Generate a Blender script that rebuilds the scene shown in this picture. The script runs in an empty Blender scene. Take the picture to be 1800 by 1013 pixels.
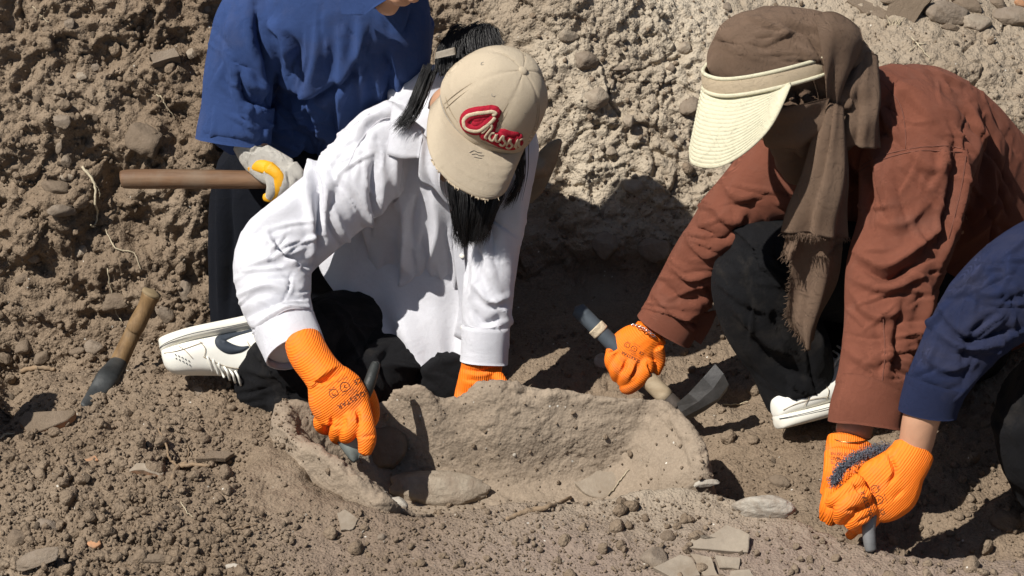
import bpy, math, random
import numpy as np
from mathutils import Vector, Matrix
from mathutils.bvhtree import BVHTree

random.seed(7); RNG = np.random.default_rng(7)
SC = bpy.context.scene
COL = SC.collection
# ------------------------------------------------------------------ camera
PITCH = math.radians(30); DIST = 4.5; TARGET = np.array([0, 0, .10])
FPX = 950 * DIST                                  # focal length in photo pixels (photo 1800 px wide)
FWD = np.array([0, math.cos(PITCH), -math.sin(PITCH)])
UPV = np.array([0, math.sin(PITCH), math.cos(PITCH)])
RGT = np.array([1., 0, 0]); TOC = -FWD
CAM = TARGET - FWD * DIST
cd = bpy.data.cameras.new('camera'); co = bpy.data.objects.new('camera', cd); COL.objects.link(co)
co.location = CAM.tolist(); co.rotation_euler = (math.pi / 2 - PITCH, 0, 0)
cd.sensor_width = 36; cd.lens = 36 * FPX / 1800; cd.clip_start = .1; cd.clip_end = 500
SC.camera = co
# ------------------------------------------------------------------ light
SUN_EL, SUN_AZ = math.radians(55), math.radians(35)       # shadows run to +x and a little to +y
SDIR = np.array([math.cos(SUN_AZ) * math.cos(SUN_EL), math.sin(SUN_AZ) * math.cos(SUN_EL), -math.sin(SUN_EL)])
W = bpy.data.worlds.new('World'); SC.world = W; W.use_nodes = True
nt = W.node_tree; bg = nt.nodes['Background']
sk = nt.nodes.new('ShaderNodeTexSky'); sk.sky_type = 'NISHITA'; sk.sun_disc = False
sk.sun_elevation = SUN_EL; sk.sun_rotation = math.atan2(-SDIR[0], -SDIR[1]) % (2 * math.pi)
nt.links.new(sk.outputs[0], bg.inputs[0]); bg.inputs[1].default_value = .05
sl = bpy.data.lights.new('sun', 'SUN'); sl.energy = 5.0; sl.angle = math.radians(.5); sl.color = (1, .96, .90)
so = bpy.data.objects.new('sun', sl); COL.objects.link(so); so.location = (-3, -1, 4)
so.rotation_euler = Vector(SDIR.tolist()).to_track_quat('-Z', 'Y').to_euler()
SC.view_settings.view_transform = 'Standard'; SC.view_settings.look = 'None'
SC.view_settings.exposure = .3; SC.view_settings.gamma = 1; SC.view_settings.use_curve_mapping = False

# ------------------------------------------------------------------ projection helpers
def W3(px, py, Y):
    """point on the plane y = Y that the photograph shows at pixel (px, py)"""
    d = FWD * FPX + RGT * (px - 900) + UPV * (506.5 - py)
    return CAM + d * ((Y - CAM[1]) / d[1])
def WZ(px, py, Z):
    d = FWD * FPX + RGT * (px - 900) + UPV * (506.5 - py)
    return CAM + d * ((Z - CAM[2]) / d[2])
def MPP(p): return float(np.dot(np.asarray(p) - CAM, FWD)) / FPX      # metres per photo pixel at p
def proj(V):
    q = V - CAM; z = q @ FWD
    return 900 + FPX * (q @ RGT) / z, 506.5 - FPX * (q @ UPV) / z
def sm(e0, e1, x):
    t = np.clip((x - e0) / (e1 - e0), 0, 1); return t * t * (3 - 2 * t)
def unit(v):
    v = np.asarray(v, float); return v / (np.linalg.norm(v) + 1e-12)

# ------------------------------------------------------------------ noise (vectorised)
def _h(ix, iy, iz, s):
    n = (ix * 374761393 + iy * 668265263 + iz * 1274126177 + s * 974634777) & 0xffffffff
    n = ((n ^ (n >> 13)) * 1274126177) & 0xffffffff
    n = ((n ^ (n >> 16)) * 668265263) & 0xffffffff
    return ((n ^ (n >> 15)) & 0xffffff) / 16777215.0
def vnoise(P, scale=1., seed=0):
    Q = P * scale; I = np.floor(Q).astype(np.int64); f = Q - I; u = f * f * f * (f * (f * 6 - 15) + 10)
    r = 0
    for dx in (0, 1):
        wx = u[:, 0] if dx else 1 - u[:, 0]
        for dy in (0, 1):
            wy = u[:, 1] if dy else 1 - u[:, 1]
            for dz in (0, 1):
                wz = u[:, 2] if dz else 1 - u[:, 2]
                r = r + wx * wy * wz * _h(I[:, 0] + dx, I[:, 1] + dy, I[:, 2] + dz, seed)
    return r * 2 - 1
def fbm(P, scale=1., octv=4, seed=0, gain=.5):
    a, t, r = 1., 0, 0
    for o in range(octv):
        r = r + a * vnoise(P + 17.3 * o, scale * 2.03 ** o, seed + o); t += a; a *= gain
    return r / t
def clods(P, size, seed=0, thr=.0):
    """rounded lumps of the given size; 0..1"""
    Q = P / size; I = np.floor(Q).astype(np.int64); best = np.zeros(len(P))
    for dx in (-1, 0, 1):
        for dy in (-1, 0, 1):
            for dz in (-1, 0, 1):
                J = I + (dx, dy, dz)
                a = _h(J[:, 0], J[:, 1], J[:, 2], seed); b = _h(J[:, 0], J[:, 1], J[:, 2], seed + 1)
                c = _h(J[:, 0], J[:, 1], J[:, 2], seed + 2); k = _h(J[:, 0], J[:, 1], J[:, 2], seed + 3)
                D2 = (Q[:, 0] - J[:, 0] - a) ** 2 + (Q[:, 1] - J[:, 1] - b) ** 2 + (Q[:, 2] - J[:, 2] - c) ** 2
                R = .25 + .55 * k
                hgt = np.sqrt(np.clip(R * R - D2, 0, None)) * (k > thr)
                best = np.maximum(best, hgt)
    return best

def facets(P, size, seed=0, tilt=.9):
    """broken faces: every cell is a tilted flat piece with its own height; about -1..1"""
    Q = P / size; I = np.floor(Q).astype(np.int64); b1 = np.full(len(P), 9.); H = np.zeros(len(P))
    for dx in (-1, 0, 1):
        for dy in (-1, 0, 1):
            for dz in (-1, 0, 1):
                J = I + (dx, dy, dz); h = [_h(J[:, 0], J[:, 1], J[:, 2], seed + k) for k in range(4)]
                D = Q - J - np.column_stack(h[:3]); D2 = (D * D).sum(1); m = D2 < b1
                b1[m] = D2[m]; t = tilt * ((h[0] - .5) * D[:, 0] + (h[1] - .5) * D[:, 1] + (h[2] - .5) * D[:, 2]) * 2
                H[m] = (h[3] * 2 - 1 + t)[m]
    return H
# ------------------------------------------------------------------ objects
def prop(o, label=None, cat=None, group=None, kind=None):
    if label: o['label'] = label
    if cat: o['category'] = cat
    if group: o['group'] = group
    if kind: o['kind'] = kind
    return o
def thing(name, loc, label, cat, group=None):
    o = bpy.data.objects.new(name, None); COL.objects.link(o); o.location = [float(c) for c in loc]
    o.empty_display_size = .05
    return prop(o, label, cat, group)
def mk(name, V, F, mat, parent=None, smooth=True, uv=None):
    me = bpy.data.meshes.new(name); V = np.asarray(V, np.float64)
    if isinstance(F, np.ndarray) and F.ndim == 2:
        n, k = F.shape
        me.vertices.add(len(V)); me.vertices.foreach_set('co', V.astype(np.float32).ravel())
        me.loops.add(n * k); me.loops.foreach_set('vertex_index', F.astype(np.int32).ravel())
        me.polygons.add(n); me.polygons.foreach_set('loop_start', np.arange(0, n * k, k, dtype=np.int32))
        me.update(calc_edges=True)
    else:
        me.from_pydata(V.tolist(), [], [list(map(int, f)) for f in F])
    if smooth: me.polygons.foreach_set('use_smooth', np.ones(len(me.polygons), bool))
    if mat: me.materials.append(mat)
    me.validate()
    o = bpy.data.objects.new(name, me); COL.objects.link(o)
    if parent is not None:
        o.parent = parent; root = parent; off = np.zeros(3)
        while root is not None:
            off += np.array(root.location); root = root.parent
        me.transform(Matrix.Translation((-off).tolist()))
    return o
def join(parts):
    V, F, n = [], [], 0
    for v, f in parts:
        V.append(np.asarray(v)); F += [[i + n for i in q] for q in f]; n += len(v)
    return np.vstack(V), F

# ------------------------------------------------------------------ shapes
def cr(P, sub):
    P = np.asarray(P, float)
    if len(P) < 3 or sub == 1:
        out = [P[0]]
        for i in range(len(P) - 1):
            for k in range(1, sub + 1): out.append(P[i] + (P[i + 1] - P[i]) * k / sub)
        return np.array(out)
    A = np.vstack([2 * P[0] - P[1], P, 2 * P[-1] - P[-2]]); out = []
    for i in range(1, len(A) - 2):
        p0, p1, p2, p3 = A[i - 1:i + 3]
        for k in range(sub):
            t = k / sub
            out.append(.5 * ((2 * p1) + (-p0 + p2) * t + (2 * p0 - 5 * p1 + 4 * p2 - p3) * t * t + (-p0 + 3 * p1 - 3 * p2 + p3) * t ** 3))
    out.append(P[-1]); return np.array(out)
def sweep(C, R, ratio=None, n=20, cap=True, ref=None, hollow=0.):
    """tube along centres C with radii R; ring axes: a across the view, b = a*ratio in depth"""
    C = np.asarray(C, float); m = len(C); R = np.asarray(R, float) * np.ones(m)
    ratio = np.ones(m) if ratio is None else np.asarray(ratio, float) * np.ones(m)
    T = np.gradient(C, axis=0); T = np.array([unit(t) for t in T]); ref = TOC if ref is None else unit(ref)
    V = []; pa = None
    for i in range(m):
        a = np.cross(T[i], ref)
        if np.linalg.norm(a) < .15 and pa is not None: a = pa - T[i] * np.dot(pa, T[i])
        a = unit(a)
        if pa is not None and np.dot(a, pa) < 0: a = -a
        pa = a; b = np.cross(T[i], a)
        th = np.arange(n) * 2 * math.pi / n
        V.append(C[i] + R[i] * (np.cos(th)[:, None] * a + np.sin(th)[:, None] * b * ratio[i]))
    V = np.vstack(V); F = []
    for i in range(m - 1):
        for k in range(n):
            k2 = (k + 1) % n; F.append([i * n + k, i * n + k2, (i + 1) * n + k2, (i + 1) * n + k])
    if cap:
        V = np.vstack([V, C[0] - T[0] * R[0] * .55, C[-1] + T[-1] * R[-1] * .55]); s, e = m * n, m * n + 1
        for k in range(n):
            k2 = (k + 1) % n; F.append([s, k2, k]); F.append([e, (m - 1) * n + k, (m - 1) * n + k2])
    return V, F
def limb(rows, sub=5, n=20, cap=True, ref=None):
    """rows (px, py, Y, r_px[, depth ratio]): a tube whose outline the photograph gives"""
    A = np.array([list(r) + [1.] * (5 - len(r)) for r in rows], float)
    P = np.array([W3(r[0], r[1], r[2]) for r in A]); R = np.array([r[3] * MPP(p) for r, p in zip(A, P)])
    Q = cr(np.column_stack([P, R, A[:, 4]]), sub)
    return sweep(Q[:, :3], Q[:, 3], Q[:, 4], n, cap, ref)
def wire(P, r, sub=4, n=5, jit=0.):
    P = cr(np.asarray(P, float), sub)
    if jit: P = P + RNG.normal(0, jit, P.shape)
    m = len(P); rr = np.asarray(r, float)
    R = np.interp(np.linspace(0, 1, m), np.linspace(0, 1, len(rr)), rr) if rr.ndim else np.full(m, float(r))
    return sweep(P, R, None, n, True, (.3, .5, .8))
def ell(c, ax, ay, az, nu=20, nv=12):
    c, ax, ay, az = map(lambda q: np.asarray(q, float), (c, ax, ay, az)); V = [c + az]; F = []
    for j in range(1, nv):
        p = math.pi * j / nv
        for i in range(nu):
            t = 2 * math.pi * i / nu; V.append(c + az * math.cos(p) + (ax * math.cos(t) + ay * math.sin(t)) * math.sin(p))
    V.append(c - az); e = len(V) - 1
    for i in range(nu):
        i2 = (i + 1) % nu; F.append([0, 1 + i, 1 + i2]); F.append([e, 1 + (nv - 2) * nu + i2, 1 + (nv - 2) * nu + i])
        for j in range(nv - 2):
            a = 1 + j * nu; F.append([a + i, a + nu + i, a + nu + i2, a + i2])
    return np.array(V), F
def box(c, ax, ay, az):
    c, ax, ay, az = map(lambda q: np.asarray(q, float), (c, ax, ay, az))
    V = [c + sx * ax + sy * ay + sz * az for sx in (-1, 1) for sy in (-1, 1) for sz in (-1, 1)]
    return np.array(V), [[0, 1, 3, 2], [4, 6, 7, 5], [0, 4, 5, 1], [2, 3, 7, 6], [0, 2, 6, 4], [1, 5, 7, 3]]
def grid_patch(rows, sub=8, thick=.002, fn=None, pts3=False):
    """thin sheet through control points rows[i][j] = (px, py, Y)"""
    G = np.array([[p if pts3 else W3(*p) for p in r] for r in rows], float)
    A = np.array([cr(r, sub) for r in G]); B = np.array([cr(A[:, j], sub) for j in range(A.shape[1])]).transpose(1, 0, 2)
    m, n = B.shape[:2]
    du = np.gradient(B, axis=1); dv = np.gradient(B, axis=0); N = np.cross(du, dv); N /= np.linalg.norm(N, axis=2, keepdims=True) + 1e-9
    if (N * TOC).sum() < 0: N = -N
    if fn is not None:
        uu, vv = np.meshgrid(np.linspace(0, 1, n), np.linspace(0, 1, m)); B = B + N * fn(uu, vv, B)[..., None]
    V = np.vstack([B.reshape(-1, 3), (B - N * thick).reshape(-1, 3)]); o = m * n; F = []
    for i in range(m - 1):
        for j in range(n - 1):
            a = i * n + j; F.append([a, a + 1, a + n + 1, a + n]); F.append([o + a, o + a + n, o + a + n + 1, o + a + 1])
    for i in range(m - 1):
        for j in (0, n - 1):
            a = i * n + j; F.append([a, a + n, o + a + n, o + a])
    for j in range(n - 1):
        for i in (0, m - 1):
            a = i * n + j; F.append([a, a + 1, o + a + 1, o + a])
    return V, F
def fuse(parts, voxel=.004, smooth=6, fac=.5):
    """one continuous surface out of overlapping closed pieces"""
    V, F = join(parts); me = bpy.data.meshes.new('tmp'); me.from_pydata(V.tolist(), [], F)
    o = bpy.data.objects.new('tmp', me); COL.objects.link(o)
    r = o.modifiers.new('r', 'REMESH'); r.mode = 'VOXEL'; r.voxel_size = voxel
    s = o.modifiers.new('s', 'SMOOTH'); s.factor = fac; s.iterations = smooth
    dg = bpy.context.evaluated_depsgraph_get(); ev = o.evaluated_get(dg); m2 = ev.to_mesh()
    n = len(m2.vertices); v = np.empty(n * 3, np.float32); m2.vertices.foreach_get('co', v)
    k = np.empty(len(m2.loops), np.int32); m2.loops.foreach_get('vertex_index', k)
    tot = np.empty(len(m2.polygons), np.int32); m2.polygons.foreach_get('loop_total', tot)
    if not (tot == 4).all():
        F2 = [list(p.vertices) for p in m2.polygons]
    else: F2 = k.reshape(-1, 4).copy()
    ev.to_mesh_clear(); bpy.data.objects.remove(o); bpy.data.meshes.remove(me)
    return v.reshape(-1, 3).astype(float), F2
def vnormals(V, F):
    F = np.asarray(F); a, b, c = V[F[:, 0]], V[F[:, 1]], V[F[:, 2]]; d = V[F[:, 3]]
    fn = np.cross(c - a, d - b); N = np.zeros_like(V)
    for k in range(4):
        for j in range(3): N[:, j] += np.bincount(F[:, k], fn[:, j], len(V))
    return N / (np.linalg.norm(N, axis=1, keepdims=True) + 1e-12)
def seg_dist(X, Y, pts):
    best = np.full(len(X), 1e9); par = np.zeros(len(X)); side = np.zeros(len(X)); L = 0.
    P = np.array(pts, float); tot = np.linalg.norm(np.diff(P, axis=0), axis=1).sum()
    for a, b in zip(P[:-1], P[1:]):
        d = b - a; l = np.linalg.norm(d); t = np.clip(((X - a[0]) * d[0] + (Y - a[1]) * d[1]) / l ** 2, 0, 1)
        ex, ey = X - a[0] - t * d[0], Y - a[1] - t * d[1]; D = np.hypot(ex, ey); m = D < best
        best[m] = D[m]; par[m] = ((L + t * l) / tot)[m]; side[m] = np.sign(ex * d[1] - ey * d[0])[m]; L += l
    return best, par, side
SIDE = -1.
def folds(V, F, strokes, amp=1., rnd=None, k=1.):
    """cloth folds: (polyline in photo px, width px, height px): ridge if height > 0, crease if < 0"""
    N = vnormals(V, F); face = sm(-.05, .3, N @ TOC); X, Y = proj(V); h = np.zeros(len(V))
    for s in strokes:
        P = cr(np.array(s[0], float), 6) if len(s[0]) > 2 else np.array(s[0], float); w = s[1]
        m = (X > P[:, 0].min() - 3 * w) & (X < P[:, 0].max() + 3 * w) & (Y > P[:, 1].min() - 3 * w) & (Y < P[:, 1].max() + 3 * w)
        i = np.nonzero(m)[0]
        if len(i) == 0: continue
        D, t, sd = seg_dist(X[i], Y[i], P)
        tp = np.clip(np.sin(math.pi * np.clip(t, .03, .97)), 0, 1) ** .6
        q = D / w
        qs = q * np.where(sd * SIDE > 0, 2.1, .8); h[i] += s[2] * (np.exp(-qs ** 1.6) - .22 * np.exp(-(q - 1.5) ** 2 * 2) * (sd * SIDE > 0)) * tp
    V = V + N * (h * face * amp / 950)[:, None]; N = vnormals(V, F)
    if rnd:
        for (sc, am, ax, stretch, sd) in rnd:      # scale (m), amplitude (m), axis, stretch, seed
            ax = unit(ax); al = V @ ax; Q = V - np.outer(al, ax) * (1 - 1 / stretch)
            Q = Q + .35 * sc * np.column_stack([vnoise(V, 1 / sc / 1.5, sd + 31 + i) for i in range(3)])
            r = 1 - np.abs(vnoise(Q, 1 / sc, sd)) * 2; r = np.clip(r, -.4, 1); msk = sm(-.3, .5, vnoise(V, .35 / sc, sd + 7))
            V = V + N * (am * r * (.25 + .75 * msk))[:, None]
    return V
def creases(region, n, ang, spread, seed, w=(2.5, 6), h=(1.5, 4.5), ln=(30, 110)):
    """random short creases inside a polygon-free box list [(x0, y0, x1, y1, angle)]"""
    rg = np.random.default_rng(seed); out = []
    for _ in range(n):
        x0, y0, x1, y1, a0 = region[rg.integers(len(region))]; x, y = rg.uniform(x0, x1), rg.uniform(y0, y1); a = math.radians(a0 + rg.normal(0, spread)); L = rg.uniform(*ln) / 2
        dx, dy = math.cos(a) * L, math.sin(a) * L; b = rg.normal(0, .12) * L
        out.append(([(x - dx, y - dy), (x - dy / L * b, y + dx / L * b), (x + dx, y + dy)], rg.uniform(*w), rg.uniform(*h) * rg.choice([1, -1], p=[.6, .4])))
    return out
# ------------------------------------------------------------------ materials
class NT:
    def __init__(s, name):
        s.m = bpy.data.materials.new(name); s.m.use_nodes = True; s.t = s.m.node_tree; s.b = s.t.nodes['Principled BSDF']
        s.co = s.t.nodes.new('ShaderNodeTexCoord').outputs['Object']
    def n(s, ty, **k):
        d = s.t.nodes.new(ty); ins = k.pop('ins', {})
        for a, v in k.items(): setattr(d, a, v)
        for a, v in ins.items():
            if hasattr(v, 'links'): s.t.links.new(v, d.inputs[a])
            else: d.inputs[a].default_value = v
        return d
    def noise(s, scale, detail=4, rough=.55, vec=None, dist=0.):
        return s.n('ShaderNodeTexNoise', ins={'Vector': vec or s.co, 'Scale': scale, 'Detail': detail, 'Roughness': rough, 'Distortion': dist}).outputs['Fac']
    def ramp(s, fac, stops):
        d = s.n('ShaderNodeValToRGB', ins={'Fac': fac}); e = d.color_ramp.elements
        while len(e) < len(stops): e.new(.5)
        for q, (p, c) in zip(e, stops): q.position = p; q.color = (*c, 1) if len(c) == 3 else c
        return d.outputs['Color']
    def rf(s, fac, a, b, c=0., d=1.):
        return s.n('ShaderNodeMapRange', ins={0: fac, 1: a, 2: b, 3: c, 4: d}).outputs[0]
    def mix(s, fac, a, b, mode='MIX'):
        d = s.n('ShaderNodeMix', data_type='RGBA', blend_type=mode)
        for i, v in ((0, fac), (6, a), (7, b)):
            if hasattr(v, 'links'): s.t.links.new(v, d.inputs[i])
            else: d.inputs[i].default_value = v if i == 0 else ((*v, 1) if len(v) == 3 else v)
        return d.outputs[2]
    def math(s, op, a, b=0.):
        return s.n('ShaderNodeMath', operation=op, ins={0: a, 1: b}).outputs[0]
    def bump(s, h, dist, st=1., nrm=None):
        ins = {'Height': h, 'Distance': dist, 'Strength': st}
        if nrm is not None: ins['Normal'] = nrm
        return s.n('ShaderNodeBump', ins=ins).outputs[0]
    def set(s, **k):
        for a, v in k.items():
            a = {'color': 'Base Color', 'rough': 'Roughness', 'normal': 'Normal', 'metal': 'Metallic', 'spec': 'Specular IOR Level', 'sheen': 'Sheen Weight'}.get(a, a)
            if hasattr(v, 'links'): s.t.links.new(v, s.b.inputs[a])
            else: s.b.inputs[a].default_value = (*v, 1) if a == 'Base Color' and len(v) == 3 else v
        return s.m
def soil(name, c1, c2, c3, speck=.5, fine=1., wallmix=False):
    s = NT(name); geo = s.n('ShaderNodeNewGeometry').outputs['Position']; s.co = geo
    big = s.noise(3.2, 5, .6); mid = s.noise(22, 6, .65); fin = s.noise(240, 4, .7)
    col = s.ramp(big, [(.32, c1), (.5, c2), (.68, c3)])
    col = s.mix(s.rf(mid, .35, .7, 0, .55), col, tuple(x * .72 for x in c1))
    col = s.mix(s.rf(fin, .42, .7, 0, .4), col, tuple(min(1, x * 1.25) for x in c3))
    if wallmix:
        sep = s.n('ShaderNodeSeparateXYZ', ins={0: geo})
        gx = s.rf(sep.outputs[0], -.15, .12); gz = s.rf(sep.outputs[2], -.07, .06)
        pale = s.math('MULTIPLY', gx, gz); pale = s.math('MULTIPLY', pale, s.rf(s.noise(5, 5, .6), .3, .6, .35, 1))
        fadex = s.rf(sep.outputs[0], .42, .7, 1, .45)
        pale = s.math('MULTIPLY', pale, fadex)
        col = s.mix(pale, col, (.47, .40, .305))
        near = s.math('MULTIPLY', s.rf(sep.outputs[1], -.5, -.68), s.rf(s.noise(3, 4, .6), .3, .6, .3, 1))
        near = s.math('MULTIPLY', near, s.rf(sep.outputs[0], -.45, -.2))
        col = s.mix(near, col, (.25, .19, .15))
    v = s.n('ShaderNodeTexVoronoi', ins={'Vector': geo, 'Scale': 75., 'Randomness': 1.})
    sp = s.math('MULTIPLY', s.rf(v.outputs['Distance'], .12, .17, 1, 0), s.rf(s.n('ShaderNodeSeparateColor', ins={0: v.outputs['Color']}).outputs[0], .955 - .02 * speck, .965 - .02 * speck))
    col = s.mix(sp, col, (.62, .58, .5))
    v2 = s.n('ShaderNodeTexVoronoi', ins={'Vector': geo, 'Scale': 190., 'Randomness': 1.})
    h = s.math('ADD', s.math('MULTIPLY', s.noise(120, 6, .75), 1.), s.math('MULTIPLY', s.rf(v2.outputs['Distance'], 0, .7, 1, 0), .45))
    return s.set(color=col, rough=.95, spec=.15, normal=s.bump(h, .0045 * fine, 1.))
def stone(name, c1, c2, dirt=(.2, .155, .11), amt=.5, bump=.002, stain=None):
    s = NT(name); n1 = s.noise(9, 6, .65); n2 = s.noise(60, 6, .7)
    col = s.ramp(n1, [(.3, c1), (.7, c2)]); col = s.mix(s.rf(n2, .35, .65, 0, .45), col, tuple(x * .7 for x in c1))
    col = s.mix(s.rf(s.noise(14, 5, .7, dist=.6), .55 - .3 * amt, .75 - .2 * amt, 0, .85), col, dirt)
    if stain: col = s.mix(s.rf(s.noise(28, 4, .6, dist=.5), .52, .6), col, stain)
    return s.set(color=col, rough=.88, spec=.2, normal=s.bump(s.noise(150, 7, .75), bump, 1.))
def fabric(name, c, dust=.15, weave=1., dcol=(.3, .24, .18), rough=.85, sheen=.0, wrk=1.):
    s = NT(name); base = s.mix(s.rf(s.noise(30, 4, .6), .3, .7, 0, .35), c, tuple(x * .82 for x in c))
    base = s.mix(s.rf(s.noise(900, 2, .5), .3, .7, 0, .3), base, tuple(min(1, x * 1.25) for x in c))
    if dust: base = s.mix(s.rf(s.noise(7, 6, .7, dist=.8), .5, .8, 0, dust * 2), base, dcol)
    w1 = s.n('ShaderNodeTexWave', wave_type='BANDS', bands_direction='X', ins={'Vector': s.co, 'Scale': 330., 'Distortion': 2.}).outputs['Fac']
    w2 = s.n('ShaderNodeTexWave', wave_type='BANDS', bands_direction='Z', ins={'Vector': s.co, 'Scale': 330., 'Distortion': 2.}).outputs['Fac']
    h = s.math('ADD', s.math('ADD', w1, w2), s.math('MULTIPLY', s.noise(60, 5, .6), 5.))
    cr_ = s.math('ABSOLUTE', s.math('SUBTRACT', s.noise(11, 3, .55, dist=1.2), .5))
    cr2 = s.math('ABSOLUTE', s.math('SUBTRACT', s.noise(27, 3, .6, dist=1.5), .5))
    wr = s.math('ADD', s.rf(cr_, 0, .12, 1, 0), s.math('MULTIPLY', s.rf(cr2, 0, .12, 1, 0), .45))
    return s.set(color=base, rough=rough, spec=.2, sheen=sheen, normal=s.bump(h, .0005 * weave, .9, s.bump(wr, .0022 * (.6 + .4 * weave) * wrk, .8)))
def plain(name, c, rough=.6, metal=0., var=.25, spec=.4, bump=.0004, sc=60):
    s = NT(name); col = s.mix(s.rf(s.noise(sc * .4, 5, .65), .3, .7, 0, 1), c, tuple(x * (1 - var) for x in c))
    return s.set(color=col, rough=rough, metal=metal, spec=spec, normal=s.bump(s.noise(sc * 4, 5, .7), bump, .8))
M = {}
M['soil'] = soil('soil', (.172, .124, .083), (.225, .167, .115), (.287, .223, .160), wallmix=True)
M['clod'] = soil('clod soil', (.175, .128, .086), (.224, .168, .117), (.276, .214, .153))
M['pot'] = soil('dusty fired clay', (.225, .175, .127), (.27, .213, .157), (.315, .253, .188), fine=.38)
M['pale'] = stone('pale limestone', (.36, .30, .225), (.45, .385, .30), amt=.7, dirt=(.24, .185, .135), bump=.004)
M['grey'] = stone('grey stone', (.25, .20, .155), (.32, .265, .205), amt=.7, dirt=(.19, .145, .103), bump=.004)
M['brownst'] = stone('brown stone', (.19, .142, .10), (.255, .198, .145), amt=.7, dirt=(.16, .12, .083), bump=.004)
M['white'] = stone('chalky white stone', (.42, .39, .33), (.6, .57, .5), amt=.8, dirt=(.26, .21, .16))
M['sherd'] = stone('grey brown sherd clay', (.265, .22, .17), (.32, .268, .205), amt=.3, bump=.0008)
M['terra'] = stone('red fired clay', (.4, .2, .1), (.46, .25, .14), amt=.35, bump=.0008)
M['root'] = stone('root bark', (.24, .165, .1), (.34, .24, .15), amt=.4)
M['straw'] = stone('dry straw', (.45, .38, .26), (.55, .48, .34), amt=.15)
def wood(name, a, b, axis='X'):
    s = NT(name); mp = s.n('ShaderNodeMapping', ins={'Vector': s.co}); mp.inputs['Scale'].default_value = {'X': (3, 40, 40), 'Y': (40, 3, 40), 'Z': (40, 40, 3)}[axis]
    g = s.noise(2.2, 7, .7, vec=mp.outputs[0]); col = s.ramp(g, [(.3, a), (.7, b)])
    col = s.mix(s.rf(s.noise(12, 5, .7), .5, .75, 0, .5), col, (.2, .165, .12))
    return s.set(color=col, rough=.62, spec=.3, normal=s.bump(s.noise(4, 6, .7, vec=mp.outputs[0]), .0012, .6))
# ------------------------------------------------------------------ the trench: floor, cut wall, level ground above
def axis_pts(segs):
    out = [segs[0][0]]
    for a, b, st, g in segs:
        n = max(1, int(round((b - a) / st))) if g == 1 else None
        if n: out += list(np.linspace(a, b, n + 1)[1:])
        else:
            x, d = a, st * (1 if b > a else -1)
            while (x < b) == (a < b) and x != b:
                x += d; d *= g; out.append(x)
    return np.array(out)
gx = np.concatenate([-axis_pts([(1.12, 30, .006, 1.22)])[::-1], np.linspace(-1.12, 1.12, 760)[1:-1], axis_pts([(1.12, 30, .006, 1.22)])])
gy = np.concatenate([-axis_pts([(1.02, 20, .006, 1.25)])[::-1], np.linspace(-1.02, .14, 330)[1:-1], np.linspace(.14, .72, 430), axis_pts([(.7213, 40, .004, 1.2)])[1:]])
RIM = [(500, 722, .055), (516, 702, .062), (545, 745, .058), (600, 800, .05), (650, 845, .035), (690, 885, .0)]
def ybase(x): return .36 - .17 * sm(-.36, -.62, x) - .06 * sm(-.08, .10, x)
EDGE = np.array([WZ(a, b, 0.) for a, b in ((740, 905), (860, 890), (1000, 866), (1240, 862), (1330, 885), (1420, 922), (1500, 950), (1600, 968), (1700, 962), (1800, 972), (1900, 960))])
def H0(x, y):
    L = sm(-.12, -.38, x)
    zl = .0 - .50 * np.clip(y + .12, 0, None) + .03 * np.exp(-((x + .55) ** 2 / .05 + (y + .55) ** 2 / .03)) - .05 * sm(-.55, -.95, x) * sm(-.5, -.1, y)
    ye = np.interp(x, EDGE[:, 0], EDGE[:, 1])
    zr = -.105 + .105 * sm(ye + .05, ye - .01, y) - .03 * np.exp(-((x - .75) ** 2 / .03 + (y + .62) ** 2 / .01)) + .02 * sm(-.25, .15, y)
    z = zl * L + zr * (1 - L)
    yb = ybase(x); zb = -.13 + .035 * sm(-.1, .15, x)
    zt = np.interp(x, [-1.2, -.5, -.1, .2, .42, .6, .8, 1.2], [.75, .7, .55, .42, .36, .31, .28, .2])
    zt = zt + .02 * np.sin(x * 9)
    slope = 2.15 - .55 * sm(0, .4, x)
    wall = zb + slope * (y - yb); top = zt + .28 * (y - yb - (zt - zb) / slope)
    top = np.where(y > 2, zt + .28 * (2 - yb - (zt - zb) / slope), top)
    k = .05; h = np.clip(.5 + .5 * (top - wall) / k, 0, 1); wall = top * (1 - h) + wall * h - k * h * (1 - h)
    k = .05; h = np.clip(.5 + .5 * (z - wall) / k, 0, 1); return wall * (1 - h) + z * h + k * h * (1 - h)
XX, YY = np.meshgrid(gx, gy)
ZZ = H0(XX, YY)
# hollow where the pot sits
cxp, cyp = -.01, -.44
pd = ((XX - cxp) / .36) ** 2 + ((YY - cyp - .02) / .125) ** 2
ZZ = ZZ - (ZZ + .15) * sm(1.12, .86, pd)
G = np.stack([XX, YY, ZZ], -1)
TN = np.cross(np.gradient(G, axis=1), np.gradient(G, axis=0)); TN /= np.linalg.norm(TN, axis=2, keepdims=True)
if TN[..., 2].mean() < 0: TN = -TN
V = G.reshape(-1, 3); N = TN.reshape(-1, 3); X, Y = proj(V)
inn = (np.abs(V[:, 0]) < 1.25) & (V[:, 1] > -1.15) & (V[:, 1] < .9)
I = np.nonzero(inn)[0]; Vi = V[I]; Xi, Yi = X[I], Y[I]
wallm = sm(ybase(Vi[:, 0]) - .03, ybase(Vi[:, 0]) + .05, Vi[:, 1]); leftw = wallm * sm(-.05, -.35, Vi[:, 0])
platm = wallm * sm(.8, .95, N[I][:, 2])
fresh = sm(-.02, -.25, Vi[:, 0]) * (1 - wallm)
Q = Vi + .02 * np.column_stack([vnoise(Vi, 9, 91 + i) for i in range(3)])
cw = wallm * sm(-.2, .05, Vi[:, 0])
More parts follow.
